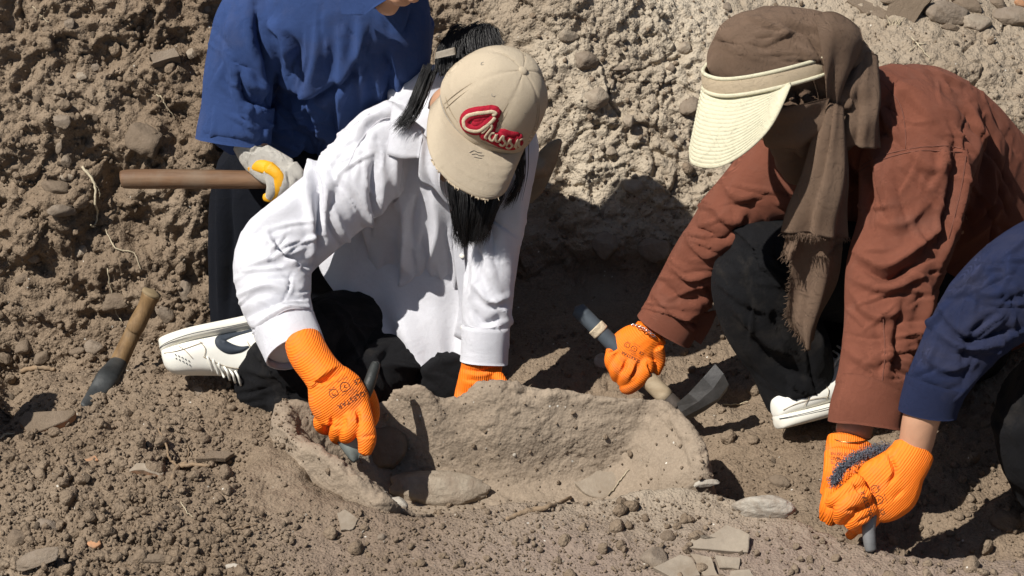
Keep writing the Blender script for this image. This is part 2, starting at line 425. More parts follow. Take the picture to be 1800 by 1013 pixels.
h = .028 * fbm(Q, 5.5, 4, 3) * (.35 + .75 * wallm) * (1 - .45 * cw) * (1 - .6 * platm)
rg = 1 - np.abs(fbm(Q, 11, 4, 20)) * 3
h += wallm * (1 - platm * .7) * (.004 + .018 * leftw) * rg
h += leftw * .024 * (clods(Q, .14, 40, .45) - .1) + wallm * (1 - .6 * platm) * (.0085 * (1 - .45 * cw) * facets(Q, .075, 44) + .0050 * (1 - .3 * cw) * facets(Q, .034, 48) + .0028 * facets(Q, .016, 52))
c1 = clods(Q, .055, 50, .5); c2 = clods(Q, .028, 54, .3); c3 = clods(Q, .014, 58, .2)
msk = sm(-.15, .35, fbm(Vi, 6, 2, 77)); loose = (1 - wallm) * (.35 + .65 * msk) * (.45 + .75 * fresh) * (1 - .7 * sm(400, 520, Xi) * sm(1420, 1300, Xi) * sm(780, 830, Yi))
h += loose * (.016 * c1 * (fresh > 0) * fresh + .014 * c2 + .010 * c3) + loose * (.006 * facets(Q, .04, 46) + .003 * facets(Q, .018, 47)) + wallm * (1 - .5 * platm) * (.004 * c2 * leftw + .004 * c3)
h += .0035 * fbm(Vi, 60, 3, 8) * (1 + wallm) + .0016 * fbm(Vi, 190, 2, 12)
# cracks and hollows in the cut face
cr1 = np.abs(fbm(Q, 8, 3, 66)); h -= wallm * .012 * sm(.05, .0, cr1) * sm(-.1, .3, fbm(Vi, 4, 2, 15))
FEAT = [  # px, py, radius px (x), radius px (y), metres
 (215, 395, 55, 45, -.075), (200, 330, 32, 40, -.055), (140, 250, 22, 30, -.03), (100, 215, 34, 26, .05), (255, 245, 50, 40, .05),
 (318, 110, 30, 14, -.03), (345, 130, 22, 30, -.05), (130, 520, 45, 22, -.035), (60, 470, 40, 22, -.03), (300, 420, 40, 22, -.035),
 (110, 370, 60, 40, .035), (210, 470, 50, 16, .03), (300, 500, 30, 24, .03), (60, 540, 60, 20, .02), (40, 330, 30, 20, -.03), (20, 60, 40, 12, -.025),
 (205, 555, 60, 10, -.03), (330, 280, 30, 40, .03), (120, 450, 20, 14, -.03), (300, 330, 22, 22, -.02), (340, 400, 18, 40, .02),
 (990, 300, 26, 60, -.035), (975, 420, 40, 60, -.05), (1030, 480, 50, 40, -.045), (1110, 440, 60, 40, .02), (1130, 470, 50, 26, -.03), (1060, 430, 24, 20, .03), (1155, 440, 26, 22, .03),
 (930, 95, 40, 20, -.02), (1040, 170, 40, 30, .025), (1100, 215, 60, 14, .02), (1210, 190, 20, 16, .015), (1160, 300, 60, 50, .02), (1720, 150, 60, 10, -.02), (1700, 140, 30, 14, -.02), (1780, 240, 30, 10, -.02), (1740, 210, 50, 10, .02),
 (320, 812, 34, 18, -.06), (400, 812, 44, 15, -.05), (270, 780, 40, 20, .025), (120, 840, 40, 24, .02), (60, 900, 30, 12, -.02), (250, 850, 30, 10, -.015), (430, 790, 30, 20, .015),
 (20, 690, 34, 60, -.06), (462, 790, 44, 50, .022), (505, 840, 50, 44, .028), (570, 885, 60, 36, .026), (640, 915, 60, 26, .018), (1240, 800, 26, 36, -.03), (1150, 870, 90, 20, .012), (1000, 960, 120, 30, .01), (1430, 800, 60, 40, .012), (1380, 870, 20, 20, -.01),
 (1680, 840, 50, 40, .02), (1600, 930, 60, 18, -.04), (1760, 900, 30, 20, .03), (1290, 700, 30, 16, -.03)]
for px, py, rx, ry, a in FEAT:
    d = ((Xi - px) / rx) ** 2 + ((Yi - py) / ry) ** 2; m = (d < 6) & (np.abs(Vi[:, 1]) < .9); h[m] += a * np.exp(-d[m] ** 1.3) * (.7 + .6 * fbm(Vi[m], 18, 2, 9))
Vi2 = Vi + N[I] * h[:, None]
V = V.copy(); V[I] = Vi2
o_ = ~inn; V[o_] += N[o_] * (.06 * fbm(V[o_], 1.2, 3, 5))[:, None]
nx, ny = len(gx), len(gy)
a = (np.arange(ny - 1)[:, None] * nx + np.arange(nx - 1)[None]).ravel()
TF = np.column_stack([a, a + 1, a + nx + 1, a + nx]); TV = V
ground = mk('ground', TV, TF, M['soil']); prop(ground, kind='structure', label='bare dry excavated soil with a cut trench wall behind')
# ray casting against a decimated copy (photo-to-ground placement)
sub = V.reshape(ny, nx, 3)[::2, ::2]; my, mx = sub.shape[:2]
a = (np.arange(my - 1)[:, None] * mx + np.arange(mx - 1)[None]).ravel()
BG = BVHTree.FromPolygons(sub.reshape(-1, 3).tolist(), np.column_stack([a, a + 1, a + mx + 1, a + mx]).tolist())
def ray(px, py):
    return unit(FWD * FPX + RGT * (px - 900) + UPV * (506.5 - py))
def hit(px, py, tree=None):
    l, n, i, d = (tree or BG).ray_cast(Vector(CAM.tolist()), Vector(ray(px, py).tolist()))
    if l is None: return None, None
    n = np.array(n); n = n if n @ TOC > 0 else -n
    return np.array(l), n

# ------------------------------------------------------------------ the broken pot
POTR = [  # rim: px, py, z ; thickness ; depth of the inside below the rim
 (497, 738, .066), (503, 710, .078), (522, 702, .080), (560, 712, .06), (620, 712, .035), (680, 712, .04), (712, 684, .062), (742, 680, .066), (775, 702, .055), (815, 700, .055),
 (845, 676, .068), (885, 676, .066), (935, 686, .062), (1000, 692, .06), (1060, 702, .056), (1110, 702, .058), (1160, 708, .058), (1190, 735, .05), (1215, 770, .04), (1226, 810, .02), (1222, 845, -.01),
 (1150, 872, -.04), (1050, 880, -.06), (950, 884, -.065), (850, 892, -.06), (770, 900, -.05), (722, 902, -.02), (684, 880, .02), (640, 842, .040), (592, 806, .056), (540, 778, .064)]
YF = {1190: -.35, 1215: -.395, 1226: -.445}
R3 = np.array([W3(p[0], p[1], YF.get(p[0], -.312)) if (712 <= p[0] <= 1226 and p[1] < 815) else WZ(*p) for p in POTR]); R3c = cr(np.vstack([R3, R3[:1]]), 10)[:-1]; nr = len(R3c)
ctr = np.array([.0, -.43, -.075]); rows = []
for i, p in enumerate(R3c):
    d = p - ctr; d[2] = 0; L = np.linalg.norm(d); d /= L; th = .030
    low = float(np.clip((p[2] + .05) / .05, 0, 1)); th = .012 + .012 * low + .008 * float(sm(-.2, -.3, p[0]))
    out = [p + d * .045 + [0, 0, -.14 - p[2] * .6], p + d * .030 + [0, 0, -.055], p + d * .022 + [0, 0, -.018], p + d * th * .55 + [0, 0, -.002], p + d * 0.0, p - d * th * .45 + [0, 0, -.008], p - d * th * .8 + [0, 0, -.024]]
    q = p - d * (.014 + .02 * low); zf = -.088
    out += [q + (ctr * [1, 1, 0] + [0, 0, 0] - q * [1, 1, 0]) * f + [0, 0, (zf - q[2]) * g - .02 * low * 0] for f, g in ((.07, .42), (.17, .72), (.30, .9), (.48, .98), (.72, 1.02), (1., 1.03))]
    rows.append(cr(out, 7))
PV = np.array(rows); ns = PV.shape[1]
flat = PV.reshape(-1, 3); a = []
for i in range(nr):
    i2 = (i + 1) % nr
    for j in range(ns - 1): a.append([i * ns + j, i2 * ns + j, i2 * ns + j + 1, i * ns + j + 1])
# finer shell: subdivide through a fuse of the closed form
PF = np.array(a)
def closed_shell():
    n0 = len(flat); b = flat[::ns].mean(0); b[2] = -.2
    Vc = np.vstack([flat, flat[::ns] * [1, 1, 0] + [0, 0, -.19]]); F = PF.tolist()
    for i in range(nr):
        i2 = (i + 1) % nr; F.append([i2 * ns, i * ns, n0 + i, n0 + i2])
    F.append([n0 + i for i in range(nr)]); return Vc, F
v, f = fuse([closed_shell()], .0034, 3)
n = vnormals(v, f)
if (n[:, 2] * (v[:, 2] > .02)).sum() < 0: n = -n
up = sm(-.03, .02, v[:, 2]) * sm(.3, .8, n[:, 2])
hh = .003 * fbm(v, 9, 3, 3) + .0012 * facets(v, .03, 71) + .0018 * fbm(v, 45, 3, 6) * (.3 + 2.2 * up) + up * (.006 * clods(v, .03, 5, .4) - .006 * sm(.1, .4, fbm(v, 30, 2, 30))) + .0015 * fbm(v, 150, 2, 9)
hh += .0018 * clods(v, .010, 15, .85)
v = v + n * hh[:, None]
pot = mk('large_pot', v, f, M['pot']); prop(pot, 'huge broken clay storage jar half unearthed, its jagged rim standing out of the soil', 'pot')
BP = BVHTree.FromPolygons(v.tolist(), f.tolist() if hasattr(f, 'tolist') else f)
def hit2(px, py):
    a, n1 = hit(px, py); b, n2 = hit(px, py, BP)
    if b is not None and (a is None or (b - CAM) @ FWD < (a - CAM) @ FWD): return b, n2
    return a, n1
# ------------------------------------------------------------------ people
M['skin'] = plain('tanned skin', (.47, .26, .16), .5, var=.18, sc=40)
M['skin_l'] = plain('light skin', (.55, .33, .23), .5, var=.15, sc=40)
M['white_cloth'] = fabric('white cotton', (.70, .70, .74), dust=.05, weave=.8, wrk=.25)
M['blue_cloth'] = fabric('blue linen', (.042, .083, .235), dust=.06, weave=1.6, wrk=.5)
M['navy_cloth'] = fabric('navy cotton', (.018, .026, .070), dust=.05, weave=1.5, wrk=.5)
M['brown_cloth'] = fabric('rust brown cotton', (.225, .078, .047), dust=.10, weave=1.4, wrk=.45, dcol=(.3, .2, .16))
M['black_cloth'] = fabric('black crinkled cloth', (.009, .009, .0105), dust=.2, weave=1.6, sheen=.0, dcol=(.11, .09, .07))
M['dark_cloth'] = fabric('dark navy cloth', (.006, .008, .014), dust=.03, weave=1.5, dcol=(.08, .07, .06))
M['scarf_cloth'] = fabric('brown linen gauze', (.235, .155, .105), dust=.08, weave=2.4)
M['cap_cloth'] = fabric('beige cotton twill', (.60, .50, .365), dust=.04, weave=1.2, wrk=.3)
M['cap_dark'] = fabric('grey beige cotton', (.42, .37, .3), dust=.1)
M['red_felt'] = fabric('dark red felt', (.36, .012, .03), dust=0., weave=.6)
M['cream'] = fabric('cream thread', (.66, .54, .38), dust=0., weave=.8)
M['straw_hat'] = fabric('cream paper straw', (.80, .75, .54), dust=.02, weave=1.2)
M['band'] = fabric('tan sweat band', (.55, .44, .3), dust=.02, weave=1.5)
M['hair'] = plain('black hair', (.007, .006, .006), .42, var=.3, spec=.45, sc=200)
M['shoe_w'] = plain('white leather', (.80, .78, .70), .55, var=.12, sc=30, bump=.0003)
M['shoe_k'] = plain('cream rubber', (.74, .71, .62), .7, var=.1, sc=30)
M['shoe_n'] = plain('slate grey rubber', (.035, .045, .06), .7, var=.3, sc=60)
M['ink'] = plain('dark print', (.10, .045, .03), .8, var=.4, sc=300)
M['silver'] = plain('silver', (.75, .74, .72), .25, 1., .1)
M['gold'] = plain('brass', (.45, .3, .12), .3, 1., .1)
M['cotton_glove'] = fabric('off white knit', (.74, .70, .62), dust=.12, weave=2.5)
M['yellow'] = plain('yellow latex', (.78, .38, .01), .45, var=.25, sc=90, bump=.001)
def glove_mat(name, ang):
    """ribbed knit, ribs across the hand; ang = hand direction in the picture plane"""
    s = NT(name); mp = s.n('ShaderNodeVectorRotate', rotation_type='Y_AXIS', ins={'Vector': s.co, 'Angle': -ang})
    w = s.n('ShaderNodeTexWave', wave_type='BANDS', bands_direction='X', ins={'Vector': mp.outputs[0], 'Scale': 84., 'Distortion': .9, 'Detail': 1., 'Detail Scale': 3.}).outputs['Fac']
    col = s.mix(s.rf(w, 0, .6, .32, 0), (.92, .2, .012), (.72, .12, .006))
    col = s.mix(s.rf(s.noise(18, 7, .75, dist=.7), .50, .70, 0, .6), col, (.42, .15, .055))
    hgt = s.math('ADD', w, s.math('MULTIPLY', s.noise(300, 3, .6), .3))
    return s.set(color=col, rough=.68, spec=.25, normal=s.bump(hgt, .0008, .9))

def head_parts(c, up, fwd, s=1.):
    """skull, jaw, nose, brow, lips, ears as overlapping solids"""
    c = np.asarray(c); up = unit(up); fwd = unit(fwd - np.dot(fwd, up) * up); rt = np.cross(fwd, up); P = []
    e = lambda o, x, y, z: P.append(ell(c + s * (rt * o[0] + fwd * o[1] + up * o[2]), rt * x * s, fwd * y * s, up * z * s))
    e((0, -.008, .02), .075, .092, .092); e((0, .022, -.045), .058, .062, .068); e((0, .062, -.095), .024, .022, .017)
    e((0, .088, -.02), .012, .018, .028); e((0, .096, -.036), .014, .014, .010); e((0, .078, .022), .052, .016, .012)
    e((0, .080, -.064), .025, .012, .009)
    for k in (-1, 1):
        e((k * .079, -.008, -.012), .011, .02, .033); e((k * .034, .062, -.035), .02, .018, .018); e((k * .03, .072, .004), .013, .012, .009)
    P.append(sweep([c - up * .05 * s - fwd * .01, c - up * .12 * s - fwd * .03, c - up * .17 * s - fwd * .05], [.052 * s, .05 * s, .058 * s]))
    return P
def body(parts, parent, mat, voxel=.0055):
    v, f = fuse(parts, voxel, 5); return mk('body', v, f, mat, parent)
def foot_p(a, b, w=.035): return sweep(np.array([a, .5 * (np.asarray(a) + b), b]), [w, w, w * .7])
def garment(name, parts, strokes, mat, parent, voxel=.004, smooth=7, amp=1., rnd=None, extra=None):
    v, f = fuse(parts, voxel, smooth); v = folds(v, f, strokes, amp, rnd)
    if extra:
        vs, fs = [v], (f.tolist() if hasattr(f, 'tolist') else f); n = len(v)
        for ev, ef in extra: vs.append(ev); fs += [[i + n for i in q] for q in ef]; n += len(ev)
        v, f = np.vstack(vs), fs
    return mk(name, v, f, mat, parent), v, f
def tree_of(v, f): return BVHTree.FromPolygons(v.tolist(), f.tolist() if hasattr(f, 'tolist') else f)
def decal_line(pts, w, h, tree, sub=4, n=6, closed=False):
    """raised cord laid on a surface along photo-pixel points"""
    P = [hit(px, py, tree) for px, py in cr(np.array(pts, float), sub)]; P = [p for p in P if p[0] is not None]
    if len(P) < 2: return None
    C = np.array([p[0] + p[1] * h for p in P]); V, F = [], []
    r = w * MPP(C[0]); m = len(C); Nn = np.array([p[1] for p in P]); T = np.gradient(C, axis=0)
    for i in range(m):
        t = unit(T[i]); a = unit(np.cross(t, Nn[i])); b = np.cross(a, t)
        q = r * (1. if 0 < i < m - 1 else .6)
        for k in range(n):
            th = 2 * math.pi * k / n; V.append(C[i] + a * q * math.cos(th) + b * q * .55 * math.sin(th))
    for i in range(m - 1):
        for k in range(n):
            k2 = (k + 1) % n; F.append([i * n + k, i * n + k2, (i + 1) * n + k2, (i + 1) * n + k])
    F.append(list(range(n))[::-1]); F.append([(m - 1) * n + k for k in range(n)])
    return np.array(V), F
def lettering(name, txt, x, y, size, ang, tree, mat, parent, lift=.0006, shear=0., mirror=1, sx=1., name2=None):
    """flat print: font outlines laid on the surface. x, y = photo px of the first letter's base, ang degrees clockwise"""
    cu = bpy.data.curves.new('t', 'FONT'); cu.body = txt; cu.size = 1; cu.shear = shear; cu.resolution_u = 2
    ob = bpy.data.objects.new('t', cu); COL.objects.link(ob); dg = bpy.context.evaluated_depsgraph_get()
    me = ob.evaluated_get(dg).to_mesh(); V = np.array([v.co[:] for v in me.vertices]); F = [list(p.vertices) for p in me.polygons]
    ob.evaluated_get(dg).to_mesh_clear(); bpy.data.objects.remove(ob)
    a = math.radians(ang); out = []; ok = []
    for u, w, _ in V:
        u *= size * sx; w *= size * mirror
        p, n = hit(x + u * math.cos(a) + w * math.sin(a), y + u * math.sin(a) - w * math.cos(a), tree)
        ok.append(p is not None); out.append(p + n * lift if p is not None else [0, 0, 0])
    F = [q for q in F if all(ok[i] for i in q)]
    ln = max(.02, 1.5 * size * MPP(TARGET)); F = [q for q in F if max(np.linalg.norm(np.array(out[i]) - out[q[0]]) for i in q) < ln]
    if not F: return None
    used = sorted({i for q in F for i in q}); mp = {j: i for i, j in enumerate(used)}
    return mk(name, [out[i] for i in used], [[mp[i] for i in q] for q in F], mat, parent, smooth=False)
def print_glove(tree, parent, x, y, ang, s, mirror=1):
    """the print on the back of the glove: word, sub lines, shield, book mark, CE"""
    a = math.radians(ang); ux, uy = math.cos(a), math.sin(a); vx, vy = math.sin(a) * mirror, -math.cos(a) * mirror
    at = lambda u, v: (x + u * s * ux + v * s * vx, y + u * s * uy + v * s * vy)
    for t, u, v, z, sx in (('SOLESTAR', 0, 0, 1., 1.05), ('SL-3131X', 1.3, -.55, .36, 1.), ('LEVEL 2 CLASS', 1.6, -.95, .26, 1.2), ('CE', .1, -1.9, .95, 1.), ('EN 388', 3.9, -2.5, .3, 1.), ('EN ISO 21420', 1.6, -2.9, .26, 1.1)):
        px, py = at(u, v); lettering('lettering', t, px, py, z * s, ang, tree, M['ink'], parent, mirror=mirror, sx=sx)
    L = []
    for seg in ([(2.0, -1.2), (3.2, -1.2), (3.2, -2.0), (2.6, -2.4), (2.0, -2.0), (2.0, -1.2)], [(3.9, -1.2), (4.9, -1.2), (4.9, -2.1), (3.9, -2.1), (3.9, -1.2)], [(4.2, -1.4), (4.6, -1.4), (4.6, -1.9)], [(2.4, -1.5), (2.75, -1.75), (2.4, -2.)]):
        q = decal_line([at(*p) for p in seg], .055 * s, .0005, tree, sub=2, n=4)
        if q: L.append(q)
    if L: v, f = join(L); prop(mk('printed_mark', v, f, M['ink'], parent), kind=None)
def glove(parts, ang, parent, voxel=.0019, smooth=3, creases=(), mat=None, name='glove'):
    v, f = fuse(parts, voxel, smooth); v = folds(v, f, creases, 1.7)
    n = vnormals(v, f); v = v + n * (.0007 * fbm(v, 55, 3, 4))[:, None]
    o = mk(name, v, f, mat or glove_mat('orange ribbed knit', ang), parent); return o, tree_of(v, f)
def hair_bunch(name, roots, mids, tips, n, r, parent, mat, spread=.004, seed=3, sub=5):
    rg = np.random.default_rng(seed); parts = []
    for i in range(n):
        t = rg.random(); k = min(len(roots) - 2, int(t * (len(roots) - 1))) if len(roots) > 1 else 0; u = t * (len(roots) - 1) - k
        lk_ = np.random.default_rng(seed * 100 + int(t * 9) * 7 + i % 3); cm = lk_.normal(0, spread * 1.0, 3) + rg.normal(0, spread * .28, 3)
        g = lambda L: (L[k] * (1 - u) + L[k + 1] * u if len(L) > 1 else L[0]) + cm + rg.normal(0, spread * .3, 3)
        pts = [g(roots)] + [g(m) for m in mids] + [g(tips) + rg.normal(0, spread * .8, 3)]
        R = r * .6 * (.5 + .8 * rg.random()); P = cr(np.array(pts), sub); m = len(P)
        parts.append(sweep(P, np.interp(np.linspace(0, 1, m), [0, .5, 1], [R, R, R * .15]), None, 4, False, (.2, .9, .3)))
    v, f = join(parts); return mk(name, v, f, mat, parent)
def wl(L): return [W3(*p) for p in L]
def shoe_mesh(): pass

# ================================================================== A: kneeling person in the white shirt and the cap
A = thing('person', W3(640, 700, -.15), 'person in a white shirt and beige baseball cap kneeling and scraping inside the broken pot', 'person')
hc = W3(858, 190, -.07)                                    # head centre
capU = unit(RGT * .50 + UPV * .47 + TOC * .70); capF = unit(RGT * -.20 + UPV * -.80 + TOC * .56); capF = unit(capF - capF @ capU * capU)
capR = np.cross(capF, capU)
arm1 = [(672, 248, .0), (592, 318, -.05), (500, 425, -.12), (492, 520, -.2), (525, 605, -.30), (560, 645, -.37)]
arm2 = [(888, 235, .02), (880, 330, -.03), (868, 450, -.08), (854, 560, -.13), (848, 640, -.165), (840, 672, -.175)]
body(head_parts(hc - capU * .035, capU, capF, .98) + [
    limb([(800, 200, .02, 45), (775, 250, .06, 60), (770, 360, .09, 105, .6), (750, 500, .14, 95, .7), (735, 590, .16, 110, .75)]),
    limb([(r[0], r[1], r[2], w) for r, w in zip(arm1, (32, 30, 30, 32, 27, 28))]), limb([(r[0], r[1], r[2], w) for r, w in zip(arm2, (42, 36, 32, 30, 26, 26))]),
    limb([(735, 590, .15, 70), (640, 600, .0, 50), (510, 660, -.22, 36)]), limb([(500, 670, -.22, 36), (460, 655, -.17, 32), (420, 640, -.12, 24), (380, 620, -.11, 22)]),
    limb([(735, 590, .15, 70), (760, 620, .0, 46), (780, 650, -.08, 34)]), limb([(780, 650, -.07, 30), (740, 630, .1, 30), (700, 600, .2, 26)])], A, M['skin'])
# shirt
tors = limb([(780, 172, .07, 50, .8), (785, 205, .055, 125, .62), (782, 260, .05, 158, .66), (772, 340, .07, 158, .72), (762, 420, .10, 140, .75), (755, 500, .12, 122, .75), (750, 570, .14, 104, .7), (752, 610, .15, 80, .6)], n=32)
slv1 = limb([(715, 215, .03, 52), (668, 260, .0, 70), (616, 328, -.04, 70), (548, 386, -.08, 69), (486, 444, -.13, 71), (482, 510, -.19, 65), (497, 565, -.25, 56), (515, 603, -.295, 51)], n=28)
slv2 = limb([(900, 205, .04, 40), (886, 260, .01, 60), (880, 350, -.04, 49), (868, 440, -.08, 46), (858, 520, -.12, 45), (853, 590, -.15, 41), (851, 622, -.165, 40)], n=28)
yoke = limb([(700, 190, .07, 38), (760, 160, .08, 46), (820, 165, .08, 40), (905, 205, .06, 42)])
tailf = lambda u, v, B: (.008 * np.sin(u * 11 + 2 * v) + .004 * np.sin(u * 23 + 3) + .003 * np.sin(u * 5 + v * 9)) * (.25 + .75 * v)
tail = grid_patch([[(575, 400, .06), (620, 400, .03), (690, 400, .02), (760, 400, .02), (822, 400, .03)],
    [(560, 462, .03), (615, 470, .01), (690, 460, .005), (765, 460, .0), (826, 470, -.01)],
    [(596, 524, -.01), (640, 530, -.02), (700, 530, -.03), (768, 535, -.035), (818, 535, -.04)],
    [(648, 584, -.05), (680, 590, -.065), (716, 594, -.08), (772, 602, -.085), (813, 600, -.08)],
    [(696, 630, -.08), (715, 640, -.09), (742, 650, -.11), (790, 668, -.12), (811, 640, -.10)]], 10, .0015, tailf)
st = [([(598, 210), (560, 270), (540, 330), (552, 420)], 9, 7), ([(560, 262), (556, 330), (560, 420), (553, 470)], 8, -11), ([(640, 215), (668, 300), (660, 420)], 13, 9), ([(660, 250), (655, 330), (656, 440)], 9, -9),
 ([(540, 275), (572, 330), (568, 415)], 8, 10), ([(470, 420), (510, 470), (540, 500)], 8, 11), ([(478, 412), (500, 452), (548, 470)], 7, -14), ([(545, 330), (500, 370), (440, 400)], 10, 7), ([(430, 470), (480, 455), (530, 440)], 8, 5),
 ([(420, 520), (470, 505), (520, 520)], 8, 6), ([(430, 560), (490, 530), (535, 528)], 7, -8), ([(448, 575), (500, 548), (548, 545)], 6, 7), ([(590, 330), (575, 380), (600, 440)], 10, -9), ([(600, 300), (640, 360), (655, 440), (656, 520)], 12, 8),
 ([(700, 230), (690, 300), (700, 380)], 14, 7), ([(705, 330), (712, 400), (708, 500), (712, 570)], 10, 8), ([(735, 330), (722, 400), (728, 470)], 8, -8), ([(760, 330), (768, 400), (750, 470)], 12, 7), ([(690, 478), (712, 490), (730, 482)], 5, 7),
 ([(790, 410), (800, 470), (786, 540)], 7, 9), ([(800, 400), (812, 470), (800, 540)], 6, -12), ([(925, 250), (905, 330), (915, 430)], 12, 7), ([(880, 300), (862, 380), (870, 470)], 10, -7), ([(850, 420), (860, 480), (880, 520)], 9, 6),
 ([(835, 500), (860, 530), (890, 525)], 7, 6), ([(830, 545), (850, 570), (885, 560)], 6, -6), ([(690, 190), (650, 215), (600, 240)], 10, 6), ([(700, 205), (660, 215), (632, 250)], 6, -8), ([(640, 470), (600, 400), (580, 350)], 10, 6),
 ([(655, 560), (670, 500), (672, 430)], 8, 6), ([(770, 520), (762, 570), (745, 600)], 9, 6), ([(740, 420), (748, 500), (742, 560)], 7, -6)]
rnd = [(.07, .0024, (.1, .25, 1), 4., 11), (.03, .0010, (.4, .1, 1), 3., 12)]
st += creases([(600, 200, 780, 420, 75), (640, 420, 800, 640, 80), (420, 380, 560, 470, -35), (420, 470, 550, 600, -20), (560, 240, 680, 420, 60), (830, 240, 930, 440, 85), (820, 440, 900, 630, 70), (540, 220, 700, 300, -35)], 80, 0, 18, 5, (2.5, 6), (1.2, 3.4))
_, sv, sf = garment('shirt', [tors, slv1, slv2, yoke], st, M['white_cloth'], A, .0036, 3, 1.7, rnd, [tail])
ST = tree_of(sv, sf if not hasattr(sf, 'tolist') else sf)
def cuff(rows, parent, mat, th=.0022, name='cuff', n=28, wav=.03, seed=1):
    """an open turned cuff: a short tube with thickness"""
    A_ = np.array([list(r) + [1.] * (5 - len(r)) for r in rows], float); P = np.array([W3(*r[:3]) for r in A_]); R = np.array([r[3] * MPP(p) for r, p in zip(A_, P)])
    Q = cr(np.column_stack([P, R, A_[:, 4]]), 5); v1, f1 = sweep(Q[:, :3], Q[:, 3], Q[:, 4], n, False); v2, _ = sweep(Q[:, :3], Q[:, 3] - th, Q[:, 4], n, False)
    m = len(Q); off = len(v1); f = list(f1) + [[off + i for i in q[::-1]] for q in f1]
    for k in range(n):
        k2 = (k + 1) % n
        for b in (0, (m - 1) * n): f.append([b + k, off + b + k, off + b + k2, b + k2])
    v = np.vstack([v1, v2]); c = v.mean(0); d = v - c; v = c + d * (1 + wav * vnoise(v, 28, seed)[:, None])
    return mk(name, v, f, mat, parent)
cuff([(500, 572, -.26, 57), (512, 600, -.29, 55), (520, 620, -.31, 54, .95)], A, M['white_cloth'])
cuff([(854, 574, -.145, 43), (852, 610, -.16, 42), (850, 638, -.172, 42)], A, M['white_cloth'], seed=4)
# collar and placket
col1 = grid_patch([[(690, 178, -.03), (720, 205, -.055), (748, 228, -.07)], [(684, 225, -.055), (712, 232, -.075), (742, 245, -.085)], [(680, 272, -.075), (708, 279, -.09), (736, 278, -.095)]], 6, .002)
mk('collar', *col1, M['white_cloth'], A)
col2 = grid_patch([[(740, 225, -.07), (752, 250, -.085), (775, 290, -.10)], [(737, 275, -.09), (748, 300, -.10), (775, 330, -.105)], [(735, 310, -.075), (760, 335, -.09), (800, 365, -.095)]], 6, .002, lambda u, v, B: .004 * np.sin(u * 9))
mk('collar', *col2, M['white_cloth'], A)
pl = grid_patch([[(795, 400, -.085), (812, 400, -.09)], [(800, 470, -.095), (818, 470, -.10)], [(806, 540, -.105), (824, 540, -.108)], [(798, 590, -.115), (816, 600, -.118)]], 6, .002, lambda u, v, B: .003 * np.sin(v * 8))
mk('placket', *pl, M['white_cloth'], A)
M['white_seam'] = plain('white seam', (.62, .61, .64), .8, var=.1)
sm_ = [q for q in (decal_line(P, .9, .0004, ST, 5, 5) for P in ([(694, 205), (664, 214), (632, 250), (612, 290)], [(690, 210), (708, 270), (704, 330)], [(884, 572), (850, 578), (818, 572)], [(462, 578), (500, 546), (542, 542)], [(560, 262), (600, 235), (650, 200)])) if q]
for q in sm_: mk('seam', *q, M['white_seam'], A)
for x, y in ((812, 450), (818, 520), (814, 576)):
    p, n = hit(x, y, tree_of(*pl)); p = W3(x, y, -.09) if p is None else p; mk('button', *ell(p + TOC * .001, RGT * .0045, UPV * .0045, TOC * .0014, 14, 6), M['shoe_k'], A)
# trousers
st = [([(560, 520), (600, 570), (620, 640)], 12, 6), ([(640, 540), (600, 600), (590, 650)], 12, -7), ([(420, 640), (470, 660), (520, 650)], 10, 5), ([(430, 690), (480, 700), (540, 690)], 9, -5), ([(660, 640), (720, 650), (780, 660)], 9, 6), ([(690, 600), (670, 640), (690, 690)], 8, -8)]
st += creases([(540, 500, 700, 640, 60), (410, 610, 540, 720, 10), (640, 600, 800, 700, 5)], 36, 0, 25, 6, (3, 7), (2, 5))
garment('trousers', [limb([(745, 560, .17, 95, .8), (660, 575, .05, 82), (560, 600, -.10, 72), (488, 655, -.23, 66), (470, 668, -.25, 60)]), limb([(466, 676, -.25, 58), (478, 665, -.20, 60), (448, 650, -.15, 44), (418, 630, -.12, 30)]),
    limb([(745, 570, .17, 90), (720, 620, .02, 70), (640, 670, -.16, 60), (540, 690, -.24, 48), (480, 690, -.26, 42)]), limb([(745, 570, .17, 90, .8), (760, 640, .0, 70), (792, 680, -.12, 56)]), limb([(795, 685, -.12, 52), (740, 650, .08, 42), (705, 610, .18, 34)])],
    st, M['black_cloth'], A, .0045, 6, 1., [(.05, .003, (.8, .2, -.4), 2.5, 21), (.012, .0006, (1, 0, 0), 3, 22)])
# gloves
gA, tA = glove([limb([(533, 600, -.335, 34), (542, 622, -.36, 36), (562, 650, -.385, 35), (576, 668, -.40, 38)]), limb([(574, 662, -.40, 38, .6), (588, 688, -.415, 51, .52), (600, 712, -.425, 52, .5), (607, 732, -.432, 46, .5)]),
    limb([(634, 712, -.425, 17), (641, 745, -.455, 17.5), (645, 772, -.475, 17), (641, 797, -.485, 12)]), limb([(617, 726, -.435, 15), (619, 748, -.462, 15.5), (611, 766, -.462, 13), (603, 770, -.44, 11)]),
    limb([(594, 730, -.43, 14), (594, 752, -.452, 14.5), (590, 768, -.44, 12), (600, 774, -.42, 10)]), limb([(570, 724, -.42, 13), (563, 742, -.43, 12.5), (566, 752, -.42, 11), (580, 758, -.40, 9)]),
    limb([(645, 690, -.395, 14), (655, 712, -.40, 12), (656, 735, -.415, 11), (645, 755, -.425, 9)])], .9, A,
    creases=[([(606, 735), (604, 760)], 3, -3.5), ([(628, 722), (630, 745)], 3, -4), ([(582, 735), (578, 755)], 3, -3.5), ([(545, 672), (570, 672), (606, 650)], 4, -3), ([(635, 770), (660, 765)], 3, -2), ([(585, 752), (600, 748)], 3, -1.5)])
print_glove(tA, gA, 645, 684, 152, 12.5)
